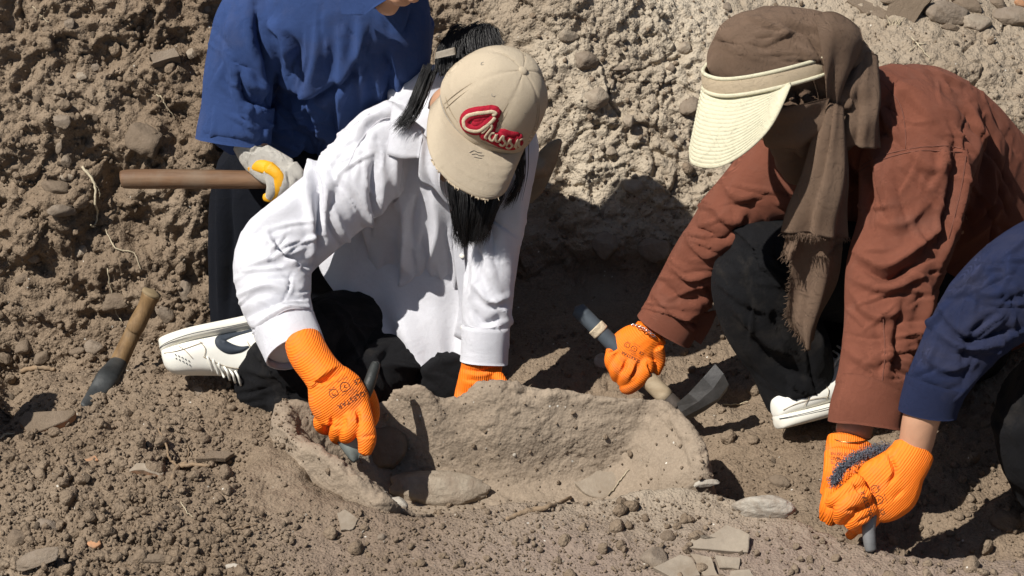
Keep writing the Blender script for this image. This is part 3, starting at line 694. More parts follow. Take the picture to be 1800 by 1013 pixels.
gB, tB = glove([limb([(849, 622, -.165, 37), (846, 648, -.172, 36), (838, 672, -.18, 34), (832, 694, -.19, 33, .7), (828, 708, -.2, 32, .6)]), limb([(815, 700, -.2, 9), (806, 712, -.22, 8)]), limb([(824, 704, -.2, 9.5), (818, 722, -.23, 8)]),
    limb([(834, 704, -.2, 9.5), (832, 724, -.23, 8)]), limb([(845, 702, -.2, 9), (846, 720, -.23, 8)]), limb([(862, 650, -.18, 14), (876, 664, -.2, 11), (886, 678, -.215, 9), (888, 690, -.225, 7)])], .1, A,
    creases=[([(815, 650), (845, 655), (880, 645)], 4, -3), ([(818, 668), (845, 672)], 4, -2)])
# cap: crown of six panels, button, curved brim, frayed edge, logo
def crown_pt(th, ph):      # th round (0 = forward), ph 0 top..1 rim
    rx, ry, rz = .0900, .1020 - .014 * max(0, math.cos(th)), .118
    a = ph * math.pi / 2
    return hc + capU * (rz * math.cos(a) - .002) + (capF * ry * math.cos(th) + capR * rx * math.sin(th)) * math.sin(a) ** .86
nu, nv = 72, 22; Vv = []; Ff = []
for j in range(nv + 1):
    for i in range(nu):
        th = 2 * math.pi * i / nu; p = crown_pt(th, .02 + .98 * j / nv); c = hc + capU * .02
        seam = abs(math.sin(3 * th)) ; dl = .0016 * (1 - math.exp(-(seam / .22) ** 2)) + .0018 * math.sin(5 * th + 7 * j / nv) * (j / nv)
        Vv.append(p + unit(p - c) * dl)
for j in range(nv):
    for i in range(nu):
        i2 = (i + 1) % nu; Ff.append([j * nu + i, (j + 1) * nu + i, (j + 1) * nu + i2, j * nu + i2])
Vv.append(crown_pt(0, 0)); Ff += [[len(Vv) - 1, i, (i + 1) % nu] for i in range(nu)]
cap = mk('cap', Vv, Ff, M['cap_cloth'], A); md = cap.modifiers.new('thickness', 'SOLIDIFY'); md.thickness = .002; md.offset = -1
ms = cap.modifiers.new('smooth', 'SUBSURF'); ms.levels = ms.render_levels = 1
T1 = tree_of(np.array(Vv), Ff)
v, f = ell(crown_pt(0, 0) + capU * .002, capF * .009, capR * .009, capU * .006); mk('button', v, f, M['cap_cloth'], cap)
def brim_pt(s, t):         # s -1..1 across, t 0..1 outwards
    th = s * 1.34; base = crown_pt(th, 1.0) - capU * .001 - capF * .002
    ln = .102 * (1 - abs(s) ** 2.6) ** .6
    return base + capF * ln * t + capR * .012 * s * t * (1 - s * s) - capU * (.012 * t * t + .028 * s * s * t) - capU * (.0)
nb, mb = 48, 16; Vb = [brim_pt(-1 + 2 * i / nb, j / mb) for j in range(mb + 1) for i in range(nb + 1)]
Vb = [p + capU * (.0006 * (1 if (k // (nb + 1)) % 3 == 2 else 0)) for k, p in enumerate(Vb)]
Fb = [[j * (nb + 1) + i, j * (nb + 1) + i + 1, (j + 1) * (nb + 1) + i + 1, (j + 1) * (nb + 1) + i] for j in range(mb) for i in range(nb)]
brim = mk('brim', Vb, Fb, M['cap_cloth'], cap); md = brim.modifiers.new('thickness', 'SOLIDIFY'); md.thickness = .0035; md.offset = 0
T2 = tree_of(np.array(Vb), Fb)
fr = []
for i in range(26):
    s = RNG.uniform(-.55, .75); p = brim_pt(s, 1.0); d = unit(capF * RNG.uniform(.2, 1) + capR * RNG.normal(0, .9) + TOC * RNG.uniform(0, .6)); L = RNG.uniform(.003, .010)
    fr.append(wire([p - capF * .003, p + d * L * .5 + TOC * .002, p + d * L], [.0007, .0006, .0003], 3, 4))
for s0 in (-.35, .1, .42): fr.append(wire([brim_pt(s0 + k * .06, 1.0) + capF * .0012 for k in range(4)], .0016, 3, 5, .0006))
v, f = join(fr); prop(mk('frayed_threads', v, f, M['cream'], brim), kind='stuff')
mk('brim_seam', *wire([brim_pt(s, 0.) + TOC * .002 + unit(brim_pt(s, 0) - hc) * .0035 for s in np.linspace(-.98, .98, 30)], .0015, 2, 6), M['cap_dark'], brim)
mk('brim_stitching', *join([wire([brim_pt(s, t) + capU * .0016 for s in np.linspace(-.9, .9, 24)], .0006, 2, 4) for t in (.12, .3, .5, .72, .86, .93)]), M['band'], brim)
sw = []
for k in range(6):
    th = math.pi / 6 + k * math.pi / 3 + math.pi / 6
    for dd in (-.05, .05): sw.append(wire([crown_pt(th + dd, q) * 1. + unit(crown_pt(th + dd, q) - hc) * .0022 for q in np.linspace(.12, .97, 9)], .0007, 2, 4))
for q in (.93, .99): sw.append(wire([crown_pt(t, q) + unit(crown_pt(t, q) - hc) * .0028 for t in np.linspace(-2.6, 2.6, 30)], .0008, 2, 4))
v, f = join(sw); mk('stitching', v, f, M['band'], cap)
for th, q in ((-.52, .45), (.52, .45), (-1.55, .45), (1.55, .45)):
    c = crown_pt(th, q); nn = unit(c - hc); a = unit(np.cross(nn, capU)); b = np.cross(nn, a)
    mk('eyelet', *wire([c + nn * .0025 + (a * math.cos(t) + b * math.sin(t)) * .0032 for t in np.linspace(0, 2 * math.pi, 9)], .0010, 2, 5), M['cap_dark'], cap)
for s0, n0 in ((.93, 3),):
    tears = [wire([crown_pt(-.95 + RNG.normal(0, .03), .66 + .05 * k) + unit(crown_pt(-.95, .7) - hc) * .004, crown_pt(-1.02 + RNG.normal(0, .03), .68 + .05 * k) + unit(crown_pt(-.95, .7) - hc) * .005], .0018, 2, 5) for k in range(5)]
    v, f = join(tears); mk('torn_patch', v, f, M['cream'], cap)
LX = lambda x, y: (700 + x / 2.3033, 20 + y / 2.3033)
CL = [[(382, 418), (395, 408), (378, 402), (350, 406), (318, 410), (288, 420), (272, 440), (278, 466), (305, 478), (332, 476), (352, 462), (378, 440), (392, 424)],
      [(338, 486), (352, 474), (372, 452), (378, 462), (360, 484), (350, 500), (362, 508)], [(392, 488), (378, 486), (370, 502), (380, 516), (392, 502), (398, 488), (394, 510), (402, 520)],
      [(404, 520), (424, 494), (424, 508), (432, 522), (420, 534), (408, 526)], [(436, 534), (452, 506), (450, 520), (458, 532), (446, 544), (434, 538)], [(466, 540), (480, 508), (472, 536), (476, 544)], [(500, 505), (486, 512), (482, 530), (490, 540)]]
red = []
for L in CL:
    q = decal_line([LX(*p) for p in L], 11 if L is CL[0] else 10, .0018, T1, 3, 8)
    if q: red.append(q)
for L in ([(300, 440), (340, 430), (370, 420)], [(300, 455), (330, 450), (360, 440)], [(350, 505), (400, 530), (450, 548), (480, 545)], [(410, 480), (450, 495), (490, 500)]):
    q = decal_line([LX(*p) for p in L], 8, .001, T1, 3, 8)
    if q: red.append(q)
v, f = join(red); mk('logo_backing', v, f, M['red_felt'], cap)
cre = [q for q in (decal_line([LX(*p) for p in L], 3.9 if L is CL[0] else 2.7, .0062, T1, 3, 8) for L in CL) if q]
v, f = join(cre); mk('logo_letters', v, f, M['cream'], cap)
mk('brim_print', *join([q for q in (decal_line(P, .6, .0022, T2, 3, 4) for P in ([(824, 270), (832, 266), (838, 269), (846, 270)], [(828, 273), (836, 272), (842, 275), (850, 275)], [(832, 277), (840, 279), (846, 280)])) if q]), M['shoe_n'], brim)
# strap at the back of the cap, hair
stp = grid_patch([[(764, 104, -.02), (800, 96, -.045)], [(766, 92, -.02), (798, 84, -.045)]], 5, .003); mk('cap_strap', *stp, M['cap_dark'], cap)
hw = lambda *L: [[W3(*p) for p in q] for q in L]
r_, m1, m2, t_ = hw([(772, 130, -.02), (820, 90, -.02), (880, 75, -.03)], [(775, 92, .0), (820, 62, .0), (872, 56, -.01)], [(790, 66, .02), (835, 44, .02), (868, 46, .0)], [(812, 70, .05), (850, 56, .05), (882, 68, .02)])
hair_bunch('hair', r_, [m1, m2], t_, 1300, .0010, A, M['hair'], .0065, 5)
v, f = ell(W3(828, 98, .02), RGT * .046, FWD * .03, UPV * .03); mk('hair', v, f, M['hair'], A)
r_, m1, m2, t_ = hw([(750, 116, -.02), (760, 132, -.03)], [(732, 160, -.04), (744, 176, -.055)], [(716, 196, -.07), (730, 204, -.08)], [(690, 226, -.08), (716, 222, -.09)])
hair_bunch('hair', r_, [m1, m2], t_, 330, .0008, A, M['hair'], .0042, 6)
r_, m1, m2, t_ = hw([(788, 300, -.09), (885, 330, -.10)], [(795, 345, -.115), (882, 345, -.12)], [(800, 385, -.13), (868, 380, -.13)], [(806, 430, -.135), (850, 420, -.135)])
hair_bunch('hair', r_, [m1, m2], t_, 1700, .0009, A, M['hair'], .0058, 8, 4)
r_, m1, t_ = hw([(905, 290, -.08), (922, 250, -.06)], [(910, 330, -.09), (922, 300, -.07)], [(880, 368, -.10), (912, 350, -.09)])
hair_bunch('hair', r_, [m1], t_, 90, .0010, A, M['hair'], .003, 9)
# trainer lying on its side
def sole_shape(t): return [(0, .30), (.08, .46), (.25, .50), (.5, .42), (.75, .44), (.92, .40), (1, .25)]
def trainer(parent, toe, heel, updir, Ls=1., tread=False, swoosh=True):
    toe, heel = np.asarray(toe), np.asarray(heel); ax = unit(heel - toe); L = np.linalg.norm(heel - toe); up = unit(updir - updir @ ax * ax); sd = np.cross(ax, up)
    def ring(t, w0, w1, h0, h1, n=18):  # rounded box section
        out = []
        for k in range(n):
            a = 2 * math.pi * k / n; cx, cy = math.cos(a), math.sin(a); e = .62
            out.append(toe + ax * t * L + sd * (w0 + (w1 - w0) * .5 * (1 + math.copysign(abs(cx) ** e, cx))) + up * (h0 + (h1 - h0) * .5 * (1 + math.copysign(abs(cy) ** e, cy))))
        return out
    def loftr(rs):
        n = len(rs[0]); V = np.vstack(rs); F = [[i * n + k, i * n + (k + 1) % n, (i + 1) * n + (k + 1) % n, (i + 1) * n + k] for i in range(len(rs) - 1) for k in range(n)]
        F += [list(range(n))[::-1], [(len(rs) - 1) * n + k for k in range(n)]]; return V, F
    ts = [0, .02, .06, .14, .26, .4, .55, .7, .82, .92, .98, 1.]; wd = [.012, .024, .034, .044, .050, .047, .042, .040, .041, .038, .028, .015]
    so_ = mk('sole', *loftr([ring(t, -w, w, 0, .028) for t, w in zip(ts, wd)]), M['shoe_k'], parent); so_.modifiers.new('s', 'SUBSURF').render_levels = 1
    gr = [wire([toe + ax * t * L + sd * (w + .0006) * sg + up * .020 for t, w in zip(ts, wd)], .0007, 3, 4) for sg in (-1, 1)]
    v, f = join(gr); mk('sole_seam', v, f, M['shoe_n'], parent)
    hs = [.048, .058, .068, .074, .080, .090, .100, .115, .118, .112, .100, .085]
    ups = [ring(t, -w * .93, w * .93, .022, h_) for t, w, h_ in zip(ts, wd, hs)]
    for i, rr in enumerate(ups):
        for k, p in enumerate(rr):
            hh_ = (p - toe) @ up; q = sm(.04, hs[i] + 1e-4, hh_); ups[i][k] = p - sd * ((p - toe) @ sd) * float(q) * .38
    upv, upf = loftr(ups); upper = mk('upper', upv, upf, M['shoe_w'], parent); upper.modifiers.new('s', 'SUBSURF').render_levels = 2
    return dict(toe=toe, ax=ax, up=up, sd=sd, L=L, tree=tree_of(upv, upf), wd=wd, ts=ts, upper=upper)
S = trainer(A, W3(277, 598, -.19), W3(500, 546, -.13), -UPV * 1. + TOC * .35 + RGT * .1)
# swoosh, laces and toe seams of the trainer
def shoe_trim(S, side, parent, swoosh=True):
    f = lambda t, h, off=0: S['toe'] + S['ax'] * t * S['L'] + S['up'] * h
    def snap(t, h):
        p = f(t, h) + S['sd'] * side * .2
        l, n, i, d = S['tree'].ray_cast(Vector(p.tolist()), Vector((-S['sd'] * side).tolist()))
        if l is None: return f(t, h) + S['sd'] * side * .03
        return np.array(l) + S['sd'] * side * .001
    if swoosh:
        P = cr(np.array([(.655, .062, .0012), (.585, .0635, .0055), (.505, .0575, .0098), (.455, .046, .0100), (.475, .0355, .0085), (.57, .0315, .0068), (.74, .029, .0055), (.93, .026, .002)]), 5); T = np.gradient(P[:, :2] * [S['L'], 1], axis=0)
        rows = []
        for q, tg in zip(P, T):
            n = np.array([-tg[1], tg[0]]); n /= np.linalg.norm(n); rows.append([snap(q[0] + n[0] * q[2] * k / S['L'], q[1] + n[1] * q[2] * k) for k in (-1, 0, 1)])
        V = np.array(rows).reshape(-1, 3); F = [[i * 3 + j, i * 3 + j + 1, i * 3 + 4 + j, i * 3 + 3 + j] for i in range(len(P) - 1) for j in range(2)]
        o = mk('tick_mark', V, F, M['shoe_n'], parent); o.modifiers.new('t', 'SOLIDIFY').thickness = .0012
    L = []
    for k in range(6):
        t = .33 + .036 * k; hh_ = .064 + .007 * k
        L.append(wire([snap(t, hh_), snap(t + .012, hh_ + .012), f(t + .02, hh_ + .022) + S['sd'] * side * .01], .0022, 3, 6))
    for q in L: mk('lace', *q, M['shoe_w'], parent)
    sm_ = [wire([snap(t, h_) for t, h_ in P], .0006, 3, 4) for P in ([(.02, .034), (.1, .040), (.2, .041), (.32, .038)], [(.14, .033), (.18, .045), (.22, .06)], [(.30, .034), (.33, .05), (.31, .062)], [(.30, .062), (.45, .085), (.6, .098)], [(.64, .03), (.66, .06), (.7, .085)])]
    for q in sm_: mk('seam', *q, M['band'], parent)
    hl = [ell(snap(.1 + .022 * i, .046 + .006 * j + .004 * i), S['ax'] * .0013, S['up'] * .0013, S['sd'] * .0006, 6, 4) for i in range(5) for j in range(2)]
    o = mk('perforation', *join(hl), M['shoe_n'], parent); prop(o, kind='stuff')
shoe_trim(S, 1 if S['sd'] @ TOC > 0 else -1, A)

# ================================================================== B: bending person in the blue shirt holding the long tool
B = thing('person', W3(560, 600, .24), 'person in an elbow length blue shirt and dark skirt bending over a long wooden handle', 'person')
hb = W3(712, -102, .03); bu = unit(UPV * .55 + RGT * .55 + TOC * .5); bf = unit(RGT * .35 - UPV * .8 + TOC * .45)
armB = [(455, 40, .16), (425, 130, .13), (425, 210, .08), (445, 262, .05), (470, 298, .03)]
mk('hair', *ell(hb + bu * .035 - bf * .022, unit(np.cross(bu, bf)) * .084, bf * .088, bu * .085, 28, 18), M['hair'], B)
body(head_parts(hb, bu, bf) + [limb([(670, 10, .19, 40), (600, 40, .22, 85, .7), (590, 200, .24, 110, .7), (560, 400, .24, 120, .7), (545, 560, .25, 110)]), limb([(r[0], r[1], r[2], w) for r, w in zip(armB, (48, 42, 36, 28, 26))]),
    limb([(690, 40, .2, 40), (712, 110, .14, 34), (714, 180, .12, 30), (715, 260, .1, 26), (690, 320, .06, 24)]), limb([(500, 400, .26, 80), (470, 620, .25, 60)]), limb([(620, 400, .26, 80), (620, 620, .25, 60)])], B, M['skin'])
st = [([(448, 10), (452, 60), (470, 120), (476, 190)], 9, -16), ([(470, 40), (500, 60), (512, 110)], 12, 13), ([(500, 50), (520, 90), (512, 120)], 7, -14), ([(425, 120), (440, 150), (468, 160)], 9, 10), ([(420, 130), (430, 175), (470, 190)], 8, -12),
 ([(400, 90), (415, 140), (425, 180)], 11, 8), ([(600, 60), (598, 160), (600, 260)], 12, 10), ([(632, 30), (630, 100), (636, 200)], 9, 9), ([(650, 90), (664, 150), (672, 200)], 9, 10), ([(560, 40), (550, 120), (530, 200)], 14, 8), ([(480, 130), (530, 160), (600, 150)], 12, 9), ([(490, 170), (560, 170), (640, 120)], 9, -9), ([(570, 150), (610, 120), (640, 60)], 8, 8), ([(690, 60), (700, 130), (690, 220)], 12, 9)]
st += creases([(370, 60, 480, 240, 70), (480, 20, 740, 280, 80), (480, 180, 560, 260, 40)], 70, 0, 22, 15)
garment('shirt', [limb([(640, -60, .12, 60, .8), (630, -40, .12, 90, .8), (612, 20, .12, 150, .6), (614, 90, .14, 144, .62), (605, 180, .20, 140, .6), (590, 260, .26, 130, .6), (575, 300, .28, 120, .6)], n=32), limb([(500, -20, .2, 70), (455, 40, .15, 76), (425, 110, .12, 64), (418, 170, .10, 61), (412, 238, .07, 62)], n=28),
    limb([(655, -30, .13, 50), (690, 0, .10, 60), (704, 70, .10, 54), (705, 160, .12, 44), (715, 240, .1, 38)]), limb([(500, 190, .17, 60, .6), (508, 250, .15, 34, .5), (520, 268, .145, 16, .5)])],
    st, M['blue_cloth'], B, .0042, 4, 1.6, [(.06, .004, (.1, .2, 1), 3, 31), (.028, .0013, (.3, .1, 1), 2, 32)])
cuff([(420, 178, .098, 64), (414, 215, .085, 65), (410, 250, .072, 66)], B, M['blue_cloth'], seed=7, wav=.02)
mk('collar', *grid_patch([[(598, -20, -.01), (640, -20, -.02), (680, 0, -.03)], [(598, 10, -.015), (625, 8, -.025), (660, 12, -.035)], [(600, 27, -.02), (620, 27, -.03), (640, 27, -.035)]], 6, .002), M['blue_cloth'], B)
v, f = fuse([limb([(560, 270, .22, 150, .6), (545, 340, .22, 172, .55), (530, 430, .22, 165, .55), (525, 520, .22, 158, .5), (530, 600, .22, 160, .5), (530, 650, .22, 162, .5)], n=40)], .006, 2)
v = folds(v, f, [([(385, 280), (388, 420), (386, 560)], 9, 8), ([(402, 300), (404, 430), (400, 560)], 8, -9)], 1.3, [(.06, .006, (0, 0, 1), 6, 41)]); mk('skirt', v, f, M['dark_cloth'], B)
gl = glove([limb([(428, 250, .045, 22), (442, 270, .035, 25), (455, 285, .03, 27)]), limb([(455, 280, .025, 30, .7), (480, 296, .01, 32, .7), (505, 306, .005, 28, .7)]),
    limb([(512, 292, .0, 13), (524, 308, -.006, 12), (520, 326, -.004, 11), (506, 330, .006, 9)]), limb([(502, 300, -.01, 13), (512, 318, -.016, 12.5), (506, 336, -.012, 11)]), limb([(488, 300, -.014, 13), (496, 324, -.022, 12.5), (490, 344, -.016, 11)]), limb([(474, 300, -.012, 12), (480, 326, -.022, 12), (476, 346, -.014, 10)])], 0, B,
    mat=M['cotton_glove'], creases=[([(425, 262), (445, 268), (455, 255)], 3, -2.5), ([(503, 300), (508, 325)], 2.5, -3), ([(488, 302), (492, 326)], 2.5, -3)])
yp = fuse([limb([(440, 296, .014, 9, .8), (455, 292, .002, 12, .6), (475, 296, -.014, 12, .5)]), limb([(472, 294, -.016, 12, .6), (490, 310, -.026, 10, .6), (486, 330, -.026, 12, .6), (478, 346, -.018, 9, .7), (466, 347, -.010, 8)])], .0022, 2)
mk('rubber_palm', *yp, M['yellow'], gl[0])
v, f = limb([(400, 249, .055, 27), (420, 250, .05, 24), (432, 256, .045, 22)]); 
# the long tool
M['handle'] = wood('weathered brown handle wood', (.10, .052, .028), (.20, .115, .062), 'X')
tl = thing('pickaxe', W3(220, 315, .02), 'pickaxe with a long dark wooden handle held level behind the white shirt', 'pickaxe')
hpts = [(219, 316, .02), (224, 315, .02), (340, 315, .022), (470, 316, .025), (600, 312, .04), (760, 305, .07), (940, 292, .12)]
mk('handle', *limb([(p[0], p[1], p[2], 9 if i == 0 else 16 + (1 if i < 3 else 0)) for i, p in enumerate(hpts)], sub=6), M['handle'], tl)
M['dusty_steel'] = plain('dusty steel', (.30, .25, .18), .6, .25, .35)
v, f = fuse([limb([(985, 246, .10, 6, .5), (968, 268, .11, 17, .35), (950, 300, .12, 22, .35), (936, 330, .125, 20, .35), (924, 352, .13, 12, .4)]), limb([(925, 296, .115, 20), (955, 290, .12, 20)])], .003, 3)
mk('blade', v, f, M['dusty_steel'], tl)

# ================================================================== C: crouching person in the brown shirt, scarf and visor
C_ = thing('person', W3(1500, 760, -.2), 'person in a rust brown shirt, brown headscarf and straw visor crouching beside the pot', 'person')
hcC = W3(1385, 150, -.17); cu_ = unit(UPV * .66 + RGT * .05 + TOC * .55); cf_ = unit(-RGT * .80 - UPV * .42 + TOC * .35); cf_ = unit(cf_ - cf_ @ cu_ * cu_)
far = [(1400, 270, -.02), (1330, 350, -.05), (1270, 420, -.07), (1210, 500, -.08), (1160, 570, -.09), (1140, 592, -.095)]
near = [(1608, 255, -.12), (1606, 330, -.19), (1592, 400, -.24), (1570, 480, -.30), (1554, 570, -.36), (1532, 650, -.41), (1512, 715, -.455), (1499, 765, -.485)]
body(head_parts(hcC - UPV * .004 + TOC * .0 - cf_ * .02, cu_, cf_, .86) + [limb([(1440, 190, -.10, 36), (1530, 240, -.03, 58), (1620, 290, .02, 110), (1700, 420, .08, 115), (1690, 560, .1, 110)]), limb([(r[0], r[1], r[2], w) for r, w in zip(far, (46, 40, 36, 32, 27, 26))]),
    limb([(r[0], r[1], r[2], w) for r, w in zip(near, (34, 38, 40, 36, 33, 32, 32, 33))]), limb([(1680, 560, .08, 80), (1500, 480, -.05, 72), (1330, 470, -.15, 55)]), limb([(1330, 480, -.15, 52), (1370, 620, -.14, 42), (1420, 720, -.17, 32)]), limb([(1690, 580, .06, 80), (1640, 640, -.15, 60), (1600, 740, -.1, 40)])], C_, M['skin'])
st = [([(1530, 270), (1560, 320), (1575, 420)], 12, 8), ([(1515, 260), (1520, 320), (1535, 400)], 8, -12), ([(1545, 285), (1548, 330), (1560, 380)], 7, 9), ([(1600, 270), (1640, 300), (1660, 280)], 12, 6), ([(1690, 240), (1688, 320), (1670, 400), (1650, 470)], 10, 12), ([(1675, 260), (1668, 340), (1650, 430)], 8, -10),
 ([(1510, 450), (1560, 470), (1620, 430), (1660, 390)], 10, 11), ([(1512, 470), (1560, 492), (1620, 460)], 7, -11), ([(1505, 495), (1560, 510), (1630, 480)], 8, 8), ([(1500, 520), (1540, 560), (1600, 540)], 10, 7), ([(1600, 470), (1630, 520), (1610, 600)], 9, 8), ([(1590, 520), (1575, 590), (1570, 650)], 9, -7),
 ([(1490, 620), (1530, 640), (1590, 610)], 9, 6), ([(1545, 560), (1560, 620), (1550, 670)], 7, 6), ([(1520, 380), (1580, 400), (1640, 350)], 12, 5),
 ([(1250, 370), (1290, 390), (1310, 370)], 8, 9), ([(1225, 400), (1270, 420), (1300, 400)], 7, -9), ([(1210, 420), (1240, 450), (1262, 440)], 8, 8), ([(1180, 470), (1215, 490), (1250, 480)], 7, 7), ([(1165, 500), (1205, 530), (1245, 520)], 7, -7), ([(1150, 520), (1195, 555), (1240, 545)], 7, 7), ([(1275, 330), (1300, 350), (1330, 340)], 9, 7),
 ([(1560, 150), (1600, 170), (1640, 230)], 16, 6), ([(1540, 180), (1560, 220), (1590, 250)], 9, 7), ([(1700, 180), (1710, 230), (1700, 290)], 10, 10), ([(1722, 200), (1735, 260), (1720, 320)], 9, -11), ([(1745, 280), (1740, 340), (1700, 400)], 9, 9), ([(1770, 330), (1740, 380), (1690, 430)], 8, 8), ([(1660, 260), (1650, 310), (1630, 340)], 9, 6)]
st += creases([(1510, 260, 1700, 430, 60), (1500, 430, 1650, 560, -20), (1460, 560, 1620, 690, 20), (1130, 470, 1260, 580, 20), (1220, 330, 1400, 460, 10), (1550, 130, 1720, 260, 50), (1650, 200, 1790, 420, 70)], 130, 0, 25, 25)
_, cv, cfc = garment('shirt', [limb([(1500, 175, -.12, 60, .8), (1555, 210, -.07, 100, .8), (1615, 240, -.02, 125, .85), (1675, 300, .03, 135, .8), (1715, 390, .07, 150, .75), (1740, 480, .1, 150, .7), (1750, 560, .12, 130, .7)], n=32), limb([(1560, 190, -.10, 74, .8), (1608, 245, -.14, 94, .85), (1606, 320, -.20, 96, .8), (1594, 400, -.25, 88, .8), (1572, 480, -.31, 84, .8), (1556, 570, -.37, 72, .8), (1540, 650, -.43, 64, .8), (1530, 690, -.455, 62, .85)], n=32),
    limb([(1470, 260, -.05, 75), (1390, 300, -.04, 90, .7), (1315, 350, -.055, 62), (1265, 410, -.07, 54), (1222, 480, -.075, 52), (1185, 545, -.085, 50), (1170, 570, -.09, 50)], n=28), limb([(1440, 300, -.02, 80, .6), (1460, 400, .02, 90, .6), (1520, 480, .04, 90, .6)])],
    st, M['brown_cloth'], C_, .0042, 3, 1.6, [(.06, .004, (.2, .3, 1), 3, 51), (.026, .0013, (.5, .1, 1), 2, 52)])
CT = tree_of(cv, cfc)
cuff([(1534, 680, -.45, 65, .85), (1522, 718, -.475, 64, .85), (1518, 748, -.49, 64, .85)], C_, M['brown_cloth'], seed=11, wav=.06)
cuff([(1188, 548, -.085, 54), (1176, 566, -.09, 55), (1166, 582, -.095, 55)], C_, M['brown_cloth'], seed=12, wav=.05)
mk('cuff_flap', *grid_patch([[(1215, 555, -.12), (1262, 545, -.10)], [(1218, 580, -.125), (1250, 575, -.11)], [(1212, 592, -.12), (1232, 606, -.12)]], 5, .002), M['brown_cloth'], C_)
sm_ = [q for q in (decal_line(P, 1.1, .0006, CT, 5, 5) for P in ([(1505, 300), (1530, 283), (1570, 268), (1620, 259), (1665, 257), (1694, 262)], [(1507, 306), (1532, 289), (1572, 274), (1622, 265), (1692, 268)], [(1478, 690), (1530, 700), (1590, 690)], [(1552, 560), (1556, 620), (1550, 680)], [(1150, 556), (1190, 580), (1222, 590)], [(1700, 262), (1690, 330), (1668, 420)], [(1556, 150), (1580, 180), (1590, 215), (1592, 262)])) if q]
sth = plain('seam thread', (.15, .052, .032), .8)
for q in sm_: mk('seam', *q, sth, C_)
mk('yoke_flap', *grid_patch([[(1688, 168, -.0), (1725, 186, .0)], [(1690, 190, -.02), (1722, 192, -.01)], [(1700, 203, -.02), (1716, 200, -.01)]], 4, .003), M['brown_cloth'], C_)
st = [([(1280, 520), (1330, 590), (1400, 630)], 12, 7), ([(1300, 560), (1360, 640), (1440, 670)], 10, -7), ([(1330, 640), (1380, 690), (1450, 690)], 9, 6), ([(1290, 480), (1340, 470), (1380, 500)], 14, 5)]
st += creases([(1260, 420, 1400, 560, 40), (1300, 560, 1450, 700, 60)], 34, 0, 25, 35, (3, 8), (2, 5))
garment('trousers', [limb([(1690, 560, .08, 120), (1600, 500, .02, 100), (1440, 470, -.08, 88), (1335, 468, -.14, 80), (1315, 472, -.15, 70)], n=28), limb([(1316, 455, -.15, 62), (1325, 500, -.155, 76), (1350, 560, -.15, 80, .9), (1385, 620, -.15, 76, .85), (1400, 680, -.16, 66, .8), (1405, 712, -.165, 58, .8)], n=28),
    limb([(1690, 580, .06, 100), (1620, 620, -.06, 80), (1560, 700, -.1, 60)]), limb([(1440, 560, -.02, 80, .7), (1500, 650, .0, 90, .7), (1560, 740, -.02, 80, .7)])], st, M['black_cloth'], C_, .0048, 5, 1.3, [(.06, .003, (.2, .2, 1), 2.5, 61)])
S2 = trainer(C_, W3(1368, 756, -.235), W3(1600, 694, -.10), UPV * .9 + TOC * -.1)
shoe_trim(S2, 1 if S2['sd'] @ TOC > 0 else -1, C_, swoosh=False)
# headscarf
st = [([(1380, 45), (1420, 60), (1440, 100)], 9, -7), ([(1390, 80), (1415, 95), (1435, 120)], 8, 6), ([(1470, 60), (1450, 130), (1460, 180)], 12, 9), ([(1500, 90), (1478, 140), (1456, 175)], 10, -9), ([(1400, 160), (1420, 180), (1440, 170)], 8, 8), ([(1350, 215), (1390, 205), (1430, 190)], 9, 9), ([(1350, 230), (1390, 235), (1430, 220)], 8, -9), ([(1345, 245), (1385, 255), (1420, 250)], 8, 7), ([(1430, 100), (1440, 150), (1445, 200)], 9, 7), ([(1395, 150), (1410, 200), (1440, 215)], 7, -6)]
sc_p = [limb([(1250, 118, -.20, 18, 1), (1272, 112, -.19, 52, 1), (1310, 104, -.18, 78, 1), (1360, 100, -.165, 88, 1), (1415, 100, -.15, 86, .95), (1460, 108, -.14, 72, .9), (1490, 120, -.13, 52, .9), (1502, 140, -.12, 36, .9)], n=32, ref=UPV), limb([(1370, 150, -.19, 55, .9), (1385, 190, -.20, 55, .9), (1390, 225, -.205, 46, .9), (1392, 244, -.2, 38, .8), (1402, 276, -.17, 38, .8), (1410, 300, -.14, 30, .8)], n=28),
    limb([(1400, 200, -.18, 60, .8), (1440, 225, -.15, 60, .8), (1490, 200, -.12, 50)]), limb([(1480, 110, -.13, 48), (1472, 160, -.17, 28), (1462, 190, -.20, 18)]), limb([(1466, 186, -.22, 14), (1482, 168, -.215, 20, .6), (1500, 140, -.19, 22, .6), (1518, 112, -.16, 22, .7), (1530, 100, -.14, 14)])]
st += creases([(1250, 40, 1440, 110, 15), (1430, 30, 1510, 180, 100), (1340, 160, 1450, 260, -10)], 50, 0, 18, 45)
_, hv, hf = garment('headscarf', sc_p, st, M['scarf_cloth'], C_, .0036, 5, 1.5, [(.05, .0042, (1, .2, .5), 3, 71), (.022, .0012, (1, .3, .4), 2.5, 72)])
mk('scarf_fold', *grid_patch([[(1432, 24, -.20), (1474, 22, -.185), (1512, 52, -.15)], [(1440, 66, -.232), (1478, 58, -.22), (1518, 80, -.175)], [(1446, 110, -.25), (1478, 108, -.235), (1508, 108, -.19)], [(1450, 150, -.252), (1470, 150, -.245), (1492, 140, -.21)], [(1454, 188, -.24), (1464, 190, -.24), (1474, 180, -.225)]], 10, .002, lambda u, v, Bq: .006 * np.sin(u * 9 + v * 2) * (.3 + v) * (1 - .3 * v)), M['scarf_cloth'], C_)
